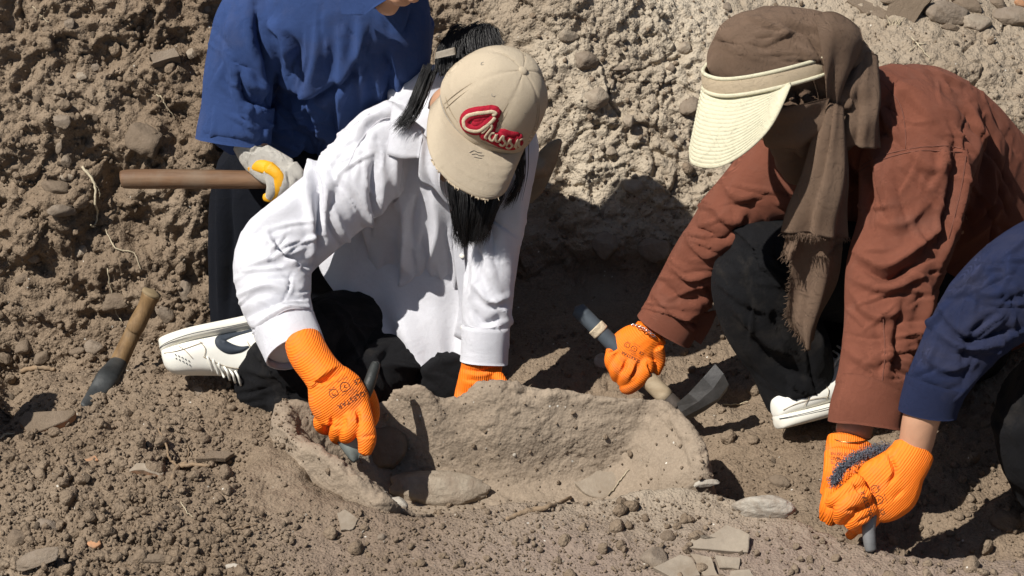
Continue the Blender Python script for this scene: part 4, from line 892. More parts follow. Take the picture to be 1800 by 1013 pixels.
mk('scarf_fold', *grid_patch([[(1345, 195, -.262), (1398, 185, -.27), (1455, 172, -.25)], [(1338, 222, -.262), (1396, 218, -.28), (1452, 208, -.262)], [(1345, 250, -.25), (1392, 252, -.27), (1446, 240, -.255)], [(1372, 262, -.235), (1405, 278, -.245), (1440, 270, -.24)]], 10, .002, lambda u, v, Bq: .006 * np.sin(v * 11 + u * 2) + .002 * np.sin(u * 13)), M['scarf_cloth'], C_)
def fringe(P0, P1, n, L, parent, dirn, Yj=.0):
    o = []
    for i in range(n):
        t = i / (n - 1); p = np.asarray(P0) * (1 - t) + np.asarray(P1) * t; d = unit(np.asarray(dirn) + RNG.normal(0, .35, 3)); l = L * RNG.uniform(.5, 1.2)
        o.append(wire([p - d * .003, p + d * l * .5 + RNG.normal(0, .001, 3), p + d * l], [.0006, .0005, .0003], 2, 3))
    prop(mk('fringe', *join(o), M['scarf_cloth'], parent), kind='stuff')
wv = lambda a, b, c, d=0.: (lambda u, v, Bq: (a * np.sin(u * b + v * c + d) + .4 * a * np.sin(u * b * 2.3 + v * 3 + 1) + .3 * a * np.sin(v * 9 + u * 4)) * np.minimum(1, .3 + v))
h1 = mk('scarf_tail', *grid_patch([[(1450, 182, -.235), (1468, 182, -.25), (1486, 190, -.235)], [(1432, 240, -.26), (1462, 240, -.285), (1492, 245, -.25)], [(1412, 305, -.28), (1452, 305, -.31), (1496, 310, -.275)], [(1392, 360, -.29), (1440, 365, -.33), (1496, 370, -.29)], [(1376, 408, -.30), (1436, 415, -.335), (1494, 420, -.30)]], 12, .0018, wv(.009, 10, 1.5)), M['scarf_cloth'], C_)
h2 = mk('scarf_tail', *grid_patch([[(1500, 112, -.17), (1520, 92, -.165), (1543, 98, -.14)], [(1478, 160, -.22), (1515, 150, -.22), (1548, 145, -.18)], [(1482, 190, -.22), (1515, 185, -.23), (1551, 172, -.20)], [(1480, 225, -.235), (1515, 222, -.25), (1552, 205, -.22)], [(1476, 258, -.24), (1514, 260, -.255), (1553, 262, -.23)]], 12, .0018, wv(.006, 9, 2)), M['scarf_cloth'], C_)
h3 = mk('scarf_tail', *grid_patch([[(1405, 380, -.28), (1445, 380, -.295), (1484, 385, -.28)], [(1396, 440, -.28), (1440, 440, -.30), (1480, 445, -.28)], [(1390, 500, -.275), (1430, 505, -.30), (1472, 500, -.28)], [(1383, 560, -.27), (1420, 565, -.30), (1448, 560, -.28)], [(1404, 600, -.27), (1420, 612, -.29), (1434, 600, -.28)]], 12, .0018, wv(.008, 8, 3, 1)), M['scarf_cloth'], C_)
h4 = mk('scarf_tail', *grid_patch([[(1388, 395, -.30), (1410, 395, -.31)], [(1380, 425, -.30), (1402, 430, -.31)], [(1374, 445, -.30), (1392, 462, -.31)]], 8, .0018, wv(.005, 6, 3, 1)), M['scarf_cloth'], C_)
fringe(W3(1376, 408, -.30), W3(1436, 415, -.337), 60, .014, h1, -UPV); fringe(W3(1436, 415, -.337), W3(1494, 420, -.30), 50, .009, h1, -UPV); fringe(W3(1396, 440, -.283), W3(1384, 560, -.273), 60, .010, h3, -RGT - UPV * .5); fringe(W3(1384, 560, -.272), W3(1420, 612, -.292), 40, .012, h3, -UPV - RGT * .4); fringe(W3(1374, 445, -.302), W3(1392, 462, -.312), 24, .012, h4, -UPV - RGT * .4); fringe(W3(1448, 450, -.30), W3(1478, 430, -.29), 40, .014, h3, -UPV)
# visor
def band_pt(t, h):   # from the front left round to the right temple
    P = cr(np.array([W3(1262, 112, -.13), W3(1238, 134, -.19), W3(1240, 146, -.235), W3(1268, 154, -.27), W3(1310, 151, -.285), W3(1370, 139, -.285), W3(1436, 121, -.245), W3(1470, 108, -.19)]), 8)
    i = t * (len(P) - 1); k = min(int(i), len(P) - 2); return P[k] * (1 - i + k) + P[k + 1] * (i - k) + (UPV * .85 + TOC * -.15) * h
tt = np.linspace(0, 1, 60); vis = thing('x', (0, 0, 0), None, None); bpy.data.objects.remove(vis)
rows_ = [[band_pt(t, h) for t in tt] for h in (-.0165, -.006, .006, .0165)]
bd = mk('visor_band', *grid_patch(rows_, 2, .004, lambda u, v, Bq: .0025 * np.sin(np.pi * v), pts3=True), M['band'], C_)
for h in (-.0165, .0165): mk('piping', *wire([band_pt(t, h) + TOC * .001 for t in tt], .0034, 1, 8), M['straw_hat'], bd)
inn_ = cr(np.array([W3(1236, 152, -.22), W3(1250, 164, -.25), W3(1298, 170, -.285), W3(1350, 160, -.29), W3(1390, 148, -.285)]), 10)
out_ = cr(np.array([W3(1214, 262, -.29), W3(1222, 290, -.33), W3(1275, 290, -.37), W3(1345, 235, -.36), W3(1390, 150, -.30)]), 10)
mid_ = cr(np.array([W3(1226, 205, -.26), W3(1232, 228, -.30), W3(1288, 232, -.335), W3(1350, 198, -.33), W3(1390, 149, -.295)]), 10)
BR = np.array([[(1 - t) ** 2 * a + 2 * t * (1 - t) * (m * 2 - (a + b) * .5) + t * t * b for a, m, b in zip(inn_, mid_, out_)] for t in np.linspace(0, 1, 73)])
gB_ = np.cross(np.gradient(BR, axis=1), np.gradient(BR, axis=0)); gB_ /= np.linalg.norm(gB_, axis=2, keepdims=True) + 1e-9
if (gB_ * TOC).sum() < 0: gB_ = -gB_
BR += gB_ * (.0011 * np.abs(np.sin(np.linspace(0, 1, 73) * math.pi * 18)) ** .5)[:, None, None]
Vb = BR.reshape(-1, 3); w_ = BR.shape[1]; Fb = [[j * w_ + i, j * w_ + i + 1, (j + 1) * w_ + i + 1, (j + 1) * w_ + i] for j in range(72) for i in range(w_ - 1)]
vb_ = mk('visor_brim', Vb, Fb, M['straw_hat'], C_); vb_.modifiers.new('t', 'SOLIDIFY').thickness = .003
# gloves of C
gC, tC = glove([limb([(1146, 584, -.10, 32), (1136, 596, -.105, 32), (1122, 606, -.115, 40, .8), (1108, 622, -.125, 44, .62), (1102, 636, -.13, 40, .6)]),
    limb([(1136, 634, -.14, 16), (1130, 656, -.155, 16), (1108, 678, -.16, 15), (1098, 682, -.15, 12)]), limb([(1114, 636, -.145, 15), (1104, 658, -.16, 15), (1096, 672, -.15, 13)]), limb([(1094, 630, -.14, 14), (1084, 648, -.15, 14), (1086, 664, -.145, 12)]), limb([(1078, 616, -.13, 13), (1074, 636, -.14, 12), (1082, 654, -.135, 11)]),
    limb([(1152, 612, -.125, 16), (1157, 634, -.13, 13), (1150, 656, -.14, 11)])], -.9, C_, creases=[([(1120, 640), (1112, 664)], 3, -4), ([(1100, 636), (1092, 656)], 3, -3.5), ([(1070, 622), (1085, 612)], 3, -3), ([(1108, 670), (1120, 650)], 2.5, -3), ([(1138, 640), (1146, 660)], 2.5, -4)])
print_glove(tC, gC, 1126, 634, 208, 7.6)
gD, tD = glove([limb([(1496, 778, -.495, 44, .8), (1493, 790, -.505, 43, .8), (1490, 806, -.525, 41, .7)]), limb([(1488, 800, -.53, 40, .6), (1484, 835, -.56, 38, .5), (1474, 872, -.565, 34, .5)]), limb([(1462, 862, -.57, 13), (1452, 890, -.58, 12), (1450, 912, -.575, 10)]), limb([(1476, 870, -.575, 13), (1464, 896, -.59, 12), (1460, 918, -.585, 11)]), limb([(1492, 870, -.575, 13), (1482, 896, -.59, 12), (1478, 914, -.585, 11)]), limb([(1502, 862, -.57, 12), (1500, 884, -.58, 11), (1496, 900, -.575, 10)]), limb([(1512, 815, -.56, 13), (1520, 845, -.575, 12), (1516, 870, -.58, 11)])], .2, C_,
    creases=[([(1455, 800), (1490, 806), (1525, 796)], 4, -3)])
for k, t in enumerate(('EN ISO 21420', 'LEVEL 2', 'SL-3131X')): lettering('lettering', t, 1460, 800 + 8 * k, 7, 2, tD, M['ink'], gD)
lettering('lettering', 'SOLESTAR', 1468, 806, 13, 84, tD, M['ink'], gD)
mk('bangle', *wire([W3(1497 + 37 * math.cos(t), 766 + 12 * math.sin(t), -.49 - .036 * math.sin(t)) for t in np.linspace(0, 2 * math.pi, 25)], .0012, 2, 8), M['gold'], C_)
ch = thing('x', (0, 0, 0), None, None); bpy.data.objects.remove(ch)
lk = []
for i in range(17):
    t = i / 16; c = W3(1112 + 52 * t, 572 + 34 * t + 5 * math.sin(math.pi * t) * -1.5, -.105 - .035 * math.sin(math.pi * t) - .01 * 0); a = unit(RGT * .8 - UPV * .5); b = unit(np.cross(a, TOC if i % 2 else UPV))
    mk('bracelet_link', *wire([c + a * .0042 * math.cos(q) + b * .0026 * math.sin(q) for q in np.linspace(0, 2 * math.pi, 9)], .0008, 2, 5), M['silver'], C_)
# the hand pick
pk = thing('hand_pick', W3(1190, 720, -.15), 'short hoe with pale wooden handle and grey steel blade lying across the pot corner', 'hoe')
M['pale_wood'] = wood('pale worn wood', (.30, .225, .14), (.46, .37, .25), 'X'); M['grip'] = plain('blue grey grip tape', (.07, .085, .10), .6, var=.3); M['steel'] = plain('scratched steel', (.115, .11, .105), .5, .35, .5, bump=.001); M['steel_d'] = plain('dark dusty iron', (.11, .09, .075), .7, .4, .5, bump=.001)
hx = lambda t: (1016 + 172 * t, 544 + 172 * t, -.09 - .09 * t)
def seg_(t0, t1, r, sub=3): return limb([(*hx(t), r) for t in np.linspace(t0, t1, 4)], sub=sub, n=20)
mk('grip', *seg_(.0, .62, 14), M['grip'], pk); mk('grip_ring', *seg_(.18, .235, 16), M['cream'], pk); mk('handle', *seg_(.55, .90, 16), M['pale_wood'], pk)
v, f = fuse([seg_(.88, 1.0, 15), limb([(1180, 710, -.17, 14), (1196, 724, -.18, 15), (1206, 736, -.185, 12)])], .0022, 2); mk('socket', v, f, M['steel_d'], pk)
bl = grid_patch([[(1182, 716, -.185), (1210, 692, -.20), (1236, 664, -.20), (1257, 640, -.19)], [(1194, 727, -.195), (1228, 706, -.21), (1254, 683, -.21), (1272, 657, -.20)], [(1200, 735, -.195), (1236, 716, -.21), (1264, 700, -.21), (1281, 676, -.20)], [(1206, 741, -.19), (1240, 722, -.205), (1262, 706, -.20), (1278, 686, -.19)]], 1, .003); o = mk('blade', *bl, M['steel'], pk, smooth=False)

# ================================================================== D: person in navy at the right edge
D_ = thing('person', W3(1900, 860, -.45), 'person in a navy blue top and black trousers cut off by the right picture edge', 'person')
hd = W3(1960, 330, -.35)
mk('hair', *ell(hd + UPV * .03 + RGT * .02, RGT * .098, FWD * .1, UPV * .095, 28, 18), M['hair'], D_)
body(head_parts(hd, unit(UPV * .7 - RGT * .3 + TOC * .4), unit(-RGT * .7 - UPV * .5 + TOC * .3)) + [limb([(1960, 400, -.33, 50), (2010, 470, -.3, 120), (2080, 620, -.28, 130), (2100, 780, -.26, 130)]), limb([(1900, 440, -.4, 50), (1800, 510, -.46, 44), (1700, 620, -.52, 40), (1630, 710, -.57, 35), (1610, 780, -.585, 31), (1600, 815, -.59, 28)]),
    limb([(2080, 780, -.3, 90), (1900, 750, -.40, 62), (1815, 720, -.48, 48)]), limb([(1810, 720, -.48, 46), (1840, 820, -.44, 40), (1870, 880, -.42, 34)])], D_, M['skin'])
st = [([(1650, 530), (1680, 580), (1740, 600)], 11, 10), ([(1660, 560), (1700, 600), (1790, 580)], 8, -12), ([(1640, 580), (1690, 610), (1760, 620)], 9, 7), ([(1700, 500), (1740, 520), (1800, 500)], 12, 6), ([(1780, 440), (1770, 490), (1790, 540)], 10, 6), ([(1620, 620), (1660, 650), (1710, 640)], 9, 6), ([(1600, 660), (1650, 690), (1690, 680)], 8, -5), ([(1730, 560), (1700, 600), (1690, 650)], 8, -7)]
st += creases([(1600, 520, 1800, 700, -35), (1700, 430, 1800, 560, -40)], 44, 0, 25, 55)
garment('shirt', [limb([(1960, 400, -.35, 80), (2000, 470, -.33, 150, .8), (2060, 620, -.3, 165, .8), (2080, 760, -.28, 150)]), limb([(1960, 450, -.38, 90, .8), (1860, 462, -.43, 92, .8), (1790, 500, -.465, 88, .8), (1730, 552, -.495, 80, .8), (1685, 610, -.525, 66, .8), (1652, 665, -.55, 56, .8), (1636, 705, -.565, 51, .85)], n=32)], st, M['navy_cloth'], D_, .0042, 4, 1.5, [(.055, .0036, (.7, .2, -.6), 2.5, 81)])
cuff([(1646, 672, -.555, 57, .85), (1634, 708, -.567, 53, .85), (1630, 728, -.573, 52, .85)], D_, M['navy_cloth'], seed=15, wav=.03)
garment('trousers', [limb([(2080, 780, -.3, 130), (1920, 750, -.42, 110), (1830, 720, -.5, 96), (1812, 718, -.51, 80)]), limb([(1808, 715, -.5, 72), (1840, 780, -.5, 86), (1860, 850, -.46, 76), (1870, 900, -.44, 60)]), limb([(2080, 800, -.25, 110), (1980, 860, -.3, 90), (1960, 930, -.35, 60)])],
    [([(1740, 700), (1770, 740), (1800, 800)], 10, 5)], M['black_cloth'], D_, .005, 5, 1.2, [(.012, .0009, (1, .2, .2), 3, 91), (.05, .003, (.5, .5, 1), 2, 92)])
gE, tE = glove([limb([(1606, 792, -.59, 38, .85), (1600, 805, -.60, 40, .8), (1586, 824, -.61, 44, .75)]), limb([(1588, 820, -.61, 44, .7), (1565, 850, -.62, 58, .55), (1545, 872, -.63, 54, .5), (1526, 888, -.635, 42, .5)]),
    limb([(1512, 844, -.64, 15), (1490, 862, -.655, 13), (1466, 878, -.66, 11), (1458, 886, -.655, 9)]), limb([(1520, 868, -.65, 18), (1496, 882, -.67, 17), (1480, 898, -.67, 15), (1476, 914, -.66, 12)]), limb([(1530, 890, -.65, 17), (1508, 908, -.67, 17), (1494, 922, -.665, 14)]), limb([(1545, 900, -.645, 14), (1525, 922, -.655, 13), (1505, 930, -.65, 11)]), limb([(1515, 918, -.635, 10), (1500, 936, -.64, 9), (1492, 944, -.64, 8)])], .75, D_,
    creases=[([(1562, 800), (1572, 830), (1562, 850)], 4, -5), ([(1500, 852), (1516, 870), (1524, 866)], 3, -4), ([(1490, 900), (1512, 894)], 3, -4), ([(1508, 920), (1530, 908)], 3, -3), ([(1570, 880), (1590, 860)], 5, -2)])
print_glove(tE, gE, 1537, 912, 250, 11)
# tool between the gloves: brush with a metal end
bt = thing('brush', W3(1528, 960, -.66), 'small brush with shaggy grey bristles and a dusty metal end gripped between two orange gloves', 'brush')
mk('metal_end', *limb([(1530, 905, -.655, 12), (1527, 930, -.665, 12), (1529, 955, -.675, 11), (1531, 967, -.68, 10)]), plain('powdery grey metal', (.24, .24, .24), .6, .3, .55, sc=50), bt)
arc = [(1467, 850, -.615), (1480, 826, -.60), (1506, 806, -.59), (1540, 794, -.585), (1562, 790, -.58)]
mk('brush_back', *limb([(*p, 6) for p in arc]), M['shoe_n'], bt)
Pa = cr(np.array(wl(arc)), 60); br = []
for i in range(0, len(Pa), 1):
    for k in range(8):
        d = unit(RNG.normal(0, .3, 3) + TOC * .7 - RGT * .4 + UPV * .35 - UPV * .3 * (i % 2)); p = Pa[i] + RNG.normal(0, .0045, 3); br.append(wire([p, p + d * .004 + RNG.normal(0, .001, 3), p + d * .008], [.0006, .0006, .0002], 2, 3))
prop(mk('bristles', *join(br), plain('grey bristle', (.20, .22, .26), .8, var=.4, sc=200), bt), kind='stuff')
# tool in the hand of A
tr = thing('trowel', W3(620, 800, -.45), 'small grey trowel with a black worn handle in the orange glove inside the pot', 'trowel')
mk('handle', *limb([(662, 638, -.365, 7), (659, 645, -.37, 9), (650, 672, -.395, 10.5), (640, 702, -.405, 10)], sub=6), plain('worn black rubber', (.03, .032, .03), .5, var=.5, bump=.001), tr)
mk('shank', *limb([(640, 700, -.405, 6), (632, 740, -.41, 5), (624, 772, -.42, 6)]), M['steel'], tr)
mk('blade', *grid_patch([[(584, 748, -.44), (606, 755, -.455), (632, 768, -.465)], [(592, 776, -.45), (612, 785, -.465), (634, 788, -.465)], [(614, 808, -.46), (622, 814, -.47), (630, 808, -.465)]], 6, .003), plain('greenish grey steel', (.26, .29, .27), .6, .1, .5), tr)
# ================================================================== stones, sherds, roots
def ico(sub):
    t = (1 + 5 ** .5) / 2
    V = [unit(v) for v in ((-1, t, 0), (1, t, 0), (-1, -t, 0), (1, -t, 0), (0, -1, t), (0, 1, t), (0, -1, -t), (0, 1, -t), (t, 0, -1), (t, 0, 1), (-t, 0, -1), (-t, 0, 1))]
    F = [(0, 11, 5), (0, 5, 1), (0, 1, 7), (0, 7, 10), (0, 10, 11), (1, 5, 9), (5, 11, 4), (11, 10, 2), (10, 7, 6), (7, 1, 8), (3, 9, 4), (3, 4, 2), (3, 2, 6), (3, 6, 8), (3, 8, 9), (4, 9, 5), (2, 4, 11), (6, 2, 10), (8, 6, 7), (9, 8, 1)]
    for _ in range(sub):
        c = {}; G = []
        def mid(a, b):
            k = (min(a, b), max(a, b))
            if k not in c: V.append(unit(V[a] + V[b])); c[k] = len(V) - 1
            return c[k]
        for a, b, d in F:
            x, y, z = mid(a, b), mid(b, d), mid(d, a); G += [(a, x, z), (x, b, y), (z, y, d), (x, y, z)]
        F = G
    return np.array(V), np.array(F)
ICO = [ico(i) for i in range(5)]
def rock_shape(seed, sub=3, cuts=14, rough=.09, round_=.0):
    V, F = ICO[sub]; rg = np.random.default_rng(seed); r = np.full(len(V), 1.)
    for _ in range(cuts):
        n = unit(rg.normal(0, 1, 3)); d = rg.uniform(.55, .9); c = V @ n; q = np.where(c > .05, d / np.maximum(c, .05), 9); k = 26.
        r = -np.log(np.exp(-k * r) + np.exp(-k * np.minimum(q, 3))) / k
    r = r * (1 - round_) + round_ * .8
    P = V * r[:, None]; P = P * (1 + rough * fbm(P + seed, 3.5, 4, seed))[:, None] + V * (rough * .25 * fbm(P + seed, 14, 2, seed + 5))[:, None]
    return P, F
def frame_at(px, py, rot, tree_hit=None):
    p, n = (tree_hit or hit2)(px, py)
    if p is None: p, n = W3(px, py, 0), TOC
    n = unit(n * .5 + np.array([0, -.25, .45])); a = unit(RGT * math.cos(rot) - UPV * math.sin(rot)); a = unit(a - n * (a @ n)); return p, n, a, np.cross(n, a)
def rock(px, py, w, h, label, mat='grey', rot=0., sink=.35, seed=None, name='stone', cat='stone', group=None, flat=.6, round_=0., cuts=14):
    p, n, a, b = frame_at(px, py, math.radians(rot)); s = MPP(p); seed = seed if seed is not None else int(px * 7 + py)
    P, F = rock_shape(seed, 4 if w > 70 else 3 if w > 16 else 2, cuts, round_=round_); ra = w * .5 * s * 1.12; rb = h * .5 * s * 1.25; rc = min(ra, rb) * flat * 1.3
    V = P[:, :1] * a * ra + P[:, 1:2] * b * rb + P[:, 2:] * n * rc
    c = p + n * rc * (1 - 2 * sink) * .8
    o = mk(name, V, F, M[mat]); o.location = c.tolist(); return prop(o, label, cat, group)
RK = [
 (1566, 4, 36, 14, 'dark brown cobble at the top edge behind the tilted slab', 'brownst', 0), (1664, 28, 84, 50, 'large rounded grey boulder in the row on the ground above the trench', 'grey', -6),
 (1716, 42, 52, 32, 'pale angular stone wedged below the large rounded grey boulder', 'pale', -10), (1703, 14, 62, 26, 'brown stone resting behind the large rounded grey boulder', 'brownst', 8),
 (1778, 32, 72, 40, 'broad grey stone at the right end of the row above the trench', 'grey', 4), (1668, 50, 40, 14, 'low brown stone half buried under the large rounded grey boulder', 'brownst', 0),
 (1755, 8, 34, 20, 'pinkish stone at the top edge near the right corner', 'brownst', 20), (1792, 8, 30, 16, 'reddish stone in the top right corner', 'terra', 0), (1690, 0, 60, 10, 'orange red brick fragment lying behind the stone row', 'terra', 0),
 (108, 214, 38, 30, 'squarish tan stone sticking out of the upper left trench wall', 'grey', 20), (258, 248, 70, 62, 'biggest dark earth covered boulder bulging from the left trench wall', 'brownst', 10),
 (337, 95, 18, 20, 'small squarish tan stone beside the pale slab in the left wall', 'pale', 30), (145, 134, 20, 16, 'small triangular pale stone in the left wall above the squarish tan one', 'pale', 10), (166, 118, 20, 14, 'flat brownish pebble up and right of the small triangular pale stone', 'grey', 20),
 (122, 41, 20, 20, 'round tan pebble high in the left trench wall', 'grey', 0), (82, 52, 16, 16, 'small dark pebble left of the round tan one high in the wall', 'brownst', 0), (320, 52, 24, 12, 'thin pinkish chip near the blue shoulder', 'grey', -20), (363, 16, 18, 22, 'pale stone at the top edge left of the blue shoulder', 'grey', 0),
 (142, 443, 30, 20, 'pale angular stone in the dark hollow of the left wall', 'pale', -10), (208, 528, 76, 34, 'wide flat tan slab low in the left wall behind the upright hoe handle', 'brownst', -14), (324, 512, 38, 34, 'blocky grey brown stone low in the wall right of the hoe handle', 'grey', 15),
 (290, 548, 40, 36, 'angular brown stone at the wall foot right of the hoe handle', 'grey', 40), (98, 332, 54, 34, 'broad rounded brown stone in the middle of the left wall', 'brownst', 0), (118, 284, 24, 20, 'tan stone above the broad rounded brown one', 'grey', 0), (118, 311, 26, 14, 'flat pale stone just above the broad rounded brown one', 'pale', 8), (105, 256, 14, 26, 'narrow upright tan stone below the squarish tan stone', 'grey', 10),
 (110, 372, 54, 22, 'pale crusted ledge stone at the left of the dark hollow', 'grey', -8), (40, 490, 30, 22, 'brown stone in the lower left wall at the picture edge', 'brownst', 0), (60, 452, 26, 20, 'small tan stone in the wall left of the dark hollow', 'grey', 0),
 (75, 629, 36, 22, 'elongated brown stone lying on the soil at lower left', 'brownst', -35), (40, 610, 28, 30, 'rounded brown stone at the wall foot at far left', 'brownst', 0), (10, 628, 26, 24, 'brown stone cut by the left picture edge', 'brownst', 0), (168, 612, 36, 26, 'knobbly stone at the wall foot left of the hoe', 'grey', 10), (136, 618, 34, 14, 'low flat stone beside the knobbly stone at the wall foot', 'brownst', 0),
 (1212, 188, 38, 36, 'rounded pinkish stone in the wall just left of the visor', 'grey', 0), (1204, 84, 30, 28, 'pale angular stone in the wall above left of the visor', 'pale', 20), (1266, 66, 30, 24, 'pale stone in the wall touching the brown headscarf outline', 'pale', -20), (1077, 142, 12, 36, 'long narrow whitish stone standing in the pale wall', 'pale', 15),
 (1093, 121, 34, 12, 'thin flat stone in the pale wall casting a dark line', 'grey', -6), (1046, 172, 46, 36, 'broad flat pale stone in the wall right of the cap', 'pale', 0), (1030, 106, 44, 34, 'grey pebbly lump in the wall up and right of the cap', 'grey', 0), (1000, 62, 36, 24, 'pale flat lump in the wall above the cap', 'pale', 0), (1075, 268, 18, 18, 'small stone with a dark shadow in the middle of the pale wall', 'pale', 40), (1106, 212, 24, 24, 'pale cobble in the middle of the pale wall', 'pale', 0),
 (1112, 328, 34, 26, 'whitish lump low in the pale wall', 'pale', 0), (1277, 14, 20, 16, 'tan pebble at the top above the headscarf', 'grey', -30), (1068, 432, 52, 44, 'grey stone in the shaded wall left of the brown sleeve', 'grey', 0), (1150, 440, 54, 40, 'larger grey stone in the shaded wall touching the brown sleeve', 'grey', 0), (1180, 118, 14, 16, 'small pinkish pebble in the pale wall', 'grey', 0),
 (1056, 636, 30, 30, 'white crusted stone on the soil left of the hand holding the hoe', 'white', 10), (1040, 558, 30, 24, 'brown clod like stone behind the hoe grip', 'brownst', 0), (1068, 620, 20, 14, 'small brown stone behind the white crusted one', 'brownst', 0),
 (1345, 896, 112, 40, 'white chalky rock half buried at the edge of the front bank', 'white', -4), (1372, 848, 42, 30, 'squarish brown stone in the dug floor beyond the white chalky rock', 'brownst', 10), (1240, 850, 60, 12, 'thin white chalky crust at the pot corner', 'white', -5), (1150, 986, 54, 46, 'smooth rounded grey stone left of the broken sherds', 'grey', 0), (1172, 944, 30, 20, 'small brown stone above the smooth rounded grey one', 'brownst', 0),
 (85, 925, 50, 28, 'tan stone in the loose soil at lower left', 'grey', 10), (32, 948, 36, 34, 'dark and white speckled stone near the bottom left corner', 'brownst', 0), (72, 984, 96, 34, 'broad flat tan stone in the bottom left corner', 'grey', -12), (270, 985, 90, 26, 'low flat grey stone at the bottom edge left of the bank', 'brownst', -5), (166, 958, 28, 20, 'reddish brown stone at the bottom left', 'terra', 0), (408, 996, 26, 12, 'white flake at the bottom edge', 'white', 10),
 (1648, 882, 30, 22, 'rounded clod like stone on the soil right of the gloves', 'brownst', 0), (1608, 850, 26, 24, 'light brown stone beside the orange glove on the right', 'brownst', 0), (1768, 912, 60, 44, 'large earthy lump at the lower right edge', 'brownst', 0), (776, 858, 165, 66, 'grey stone with white chalky patches lying in the gap of the pot front', 'grey', 4), (700, 884, 40, 20, 'white chalky lump beside the grey stone in the pot gap', 'white', 20),
 (680, 792, 78, 80, 'rounded earth covered cobble inside the pot right of the orange glove', 'brownst', 0), (672, 946, 16, 14, 'grey pebble on the front bank', 'grey', 0), (905, 800, 8, 6, 'tiny white fragment on the pot floor', 'white', 0),
]
for i, (px, py, w, h_, lab, mt, rot) in enumerate(RK):
    if px in (776, 1345): continue
    wall_ = py < 560 and px < 1350
    rock(px, py, w, h_, lab, mt, rot, sink=.42 if wall_ else .38, round_=.12 if w > 60 else .05, flat=.55)
rock(776, 864, 190, 78, 'grey stone with white chalky patches lying in the gap of the pot front', 'pale', 4, sink=.40, flat=.6, round_=.5, seed=12)
rock(1345, 898, 120, 44, 'white chalky rock half buried at the edge of the front bank', 'white', 0, sink=.25, flat=.8, round_=.35, seed=15)
def slab(poly, thick, label, mat, tilt=(0, -.15, 1), lift=.0, name='pot_sherd', cat='potsherd', group=None, edge=None, bend=0.):
    c = np.mean(poly, axis=0); p, n = hit2(*c); n = unit(np.array(tilt, float)); p = p + n * lift
    P = []
    Q = []
    for a, b in zip(poly, poly[1:] + poly[:1]):
        for t in (0, .33, .66): Q.append((a[0] + (b[0] - a[0]) * t + RNG.normal(0, .7), a[1] + (b[1] - a[1]) * t + RNG.normal(0, .7)))
    for q in Q:
        d = ray(*q); P.append(CAM + d * (((p - CAM) @ n) / (d @ n)))
    P = np.array(P); cc = P.mean(0); L = np.abs(P - cc).max(); b = -bend * ((P - cc) @ RGT) ** 2 / max(L, 1e-6); P = P + n * b[:, None]
    m = len(P); ins = cc + (P - cc) * .965; V = np.vstack([[cc], ins, P - n * thick * .12, P + (cc - P) * .03 - n * thick, [cc - n * thick]]); F = []
    for i in range(m):
        j = (i + 1) % m; F += [[0, 1 + i, 1 + j], [1 + i, 1 + m + i, 1 + m + j, 1 + j], [1 + m + i, 1 + 2 * m + i, 1 + 2 * m + j, 1 + m + j], [1 + 3 * m, 1 + 2 * m + j, 1 + 2 * m + i]]
    o = mk(name, V, F, M[mat], smooth=False)
    if edge:
        o.data.materials.append(M[edge])
        for k, f in enumerate(o.data.polygons):
            if k % 4 == 2: f.material_index = 1
    return prop(o, label, cat, group)
slab([(1549, 36), (1562, 8), (1590, -12), (1640, -4), (1622, 18), (1606, 44)], .03, 'broad flat tilted slab propped in the stone row above the trench', 'brownst', (-.1, -.75, .6), .02, 'stone_slab', 'slab')
slab([(1488, 0), (1502, -8), (1560, 18), (1556, 34), (1520, 22)], .015, 'long thin brown slab left of the broad tilted slab', 'brownst', (0, -.3, 1), .005, 'stone_slab', 'slab')
slab([(263, 94), (308, 84), (316, 98), (268, 112)], .03, 'pale flat slab projecting from the left wall beside the blue sleeve', 'grey', (0, -.55, .8), .012, 'stone_slab', 'slab')
slab([(1208, 962), (1218, 938), (1238, 948), (1250, 940), (1279, 921), (1318, 938), (1316, 972)], .009, 'topmost large grey sherd of the broken pile at the bottom', 'sherd', (-.05, -.22, 1), .016)
slab([(1148, 996), (1196, 974), (1216, 980), (1232, 1012), (1190, 1020)], .009, 'left sherd of the broken pile at the bottom', 'sherd', (.05, -.2, 1), .008)
slab([(1214, 972), (1250, 980), (1262, 1012), (1236, 1012)], .009, 'narrow slanting sherd in the middle of the broken pile', 'sherd', (-.2, -.1, 1), .008)
slab([(1258, 976), (1302, 980), (1300, 1000), (1264, 998)], .008, 'small rectangular sherd under the topmost one', 'sherd', (.1, -.2, 1), .010)
slab([(1284, 1004), (1318, 1000), (1330, 1020), (1280, 1022)], .008, 'sherd cut by the bottom edge at the right of the pile', 'sherd', (0, -.2, 1), .006)
slab([(592, 902), (606, 895), (630, 912), (622, 930), (600, 932)], .006, 'single flat grey sherd on the bank in front of the pot', 'sherd', (.1, -.3, 1), .006)
slab([(224, 822), (238, 812), (262, 814), (286, 826), (280, 833), (252, 826)], .011, 'curved grey sherd with an orange red broken edge on the loose soil', 'sherd', (-.05, -.25, 1), .026, edge='terra', bend=.3)
slab([(146, 808), (168, 800), (172, 808), (152, 816)], .006, 'tiny pinkish tile chip left of the curved sherd', 'terra', (0, -.5, 1), .006)
slab([(344, 806), (372, 792), (412, 796), (396, 806)], .008, 'flat earthy slab overhanging a dark hollow in the loose soil', 'brownst', (0, -.15, 1), .012, 'stone_slab', 'slab')
slab([(32, 742), (44, 724), (80, 722), (134, 722), (118, 738), (70, 758), (48, 760)], .016, 'large tan tile fragment with a reddish broken edge at lower left', 'brownst', (-.15, -.25, 1), .030, edge='terra')
slab([(340, 684), (352, 678), (360, 692), (346, 696)], .005, 'little grey chip on the soil below the white trainer', 'grey', (0, -.4, 1), .006)
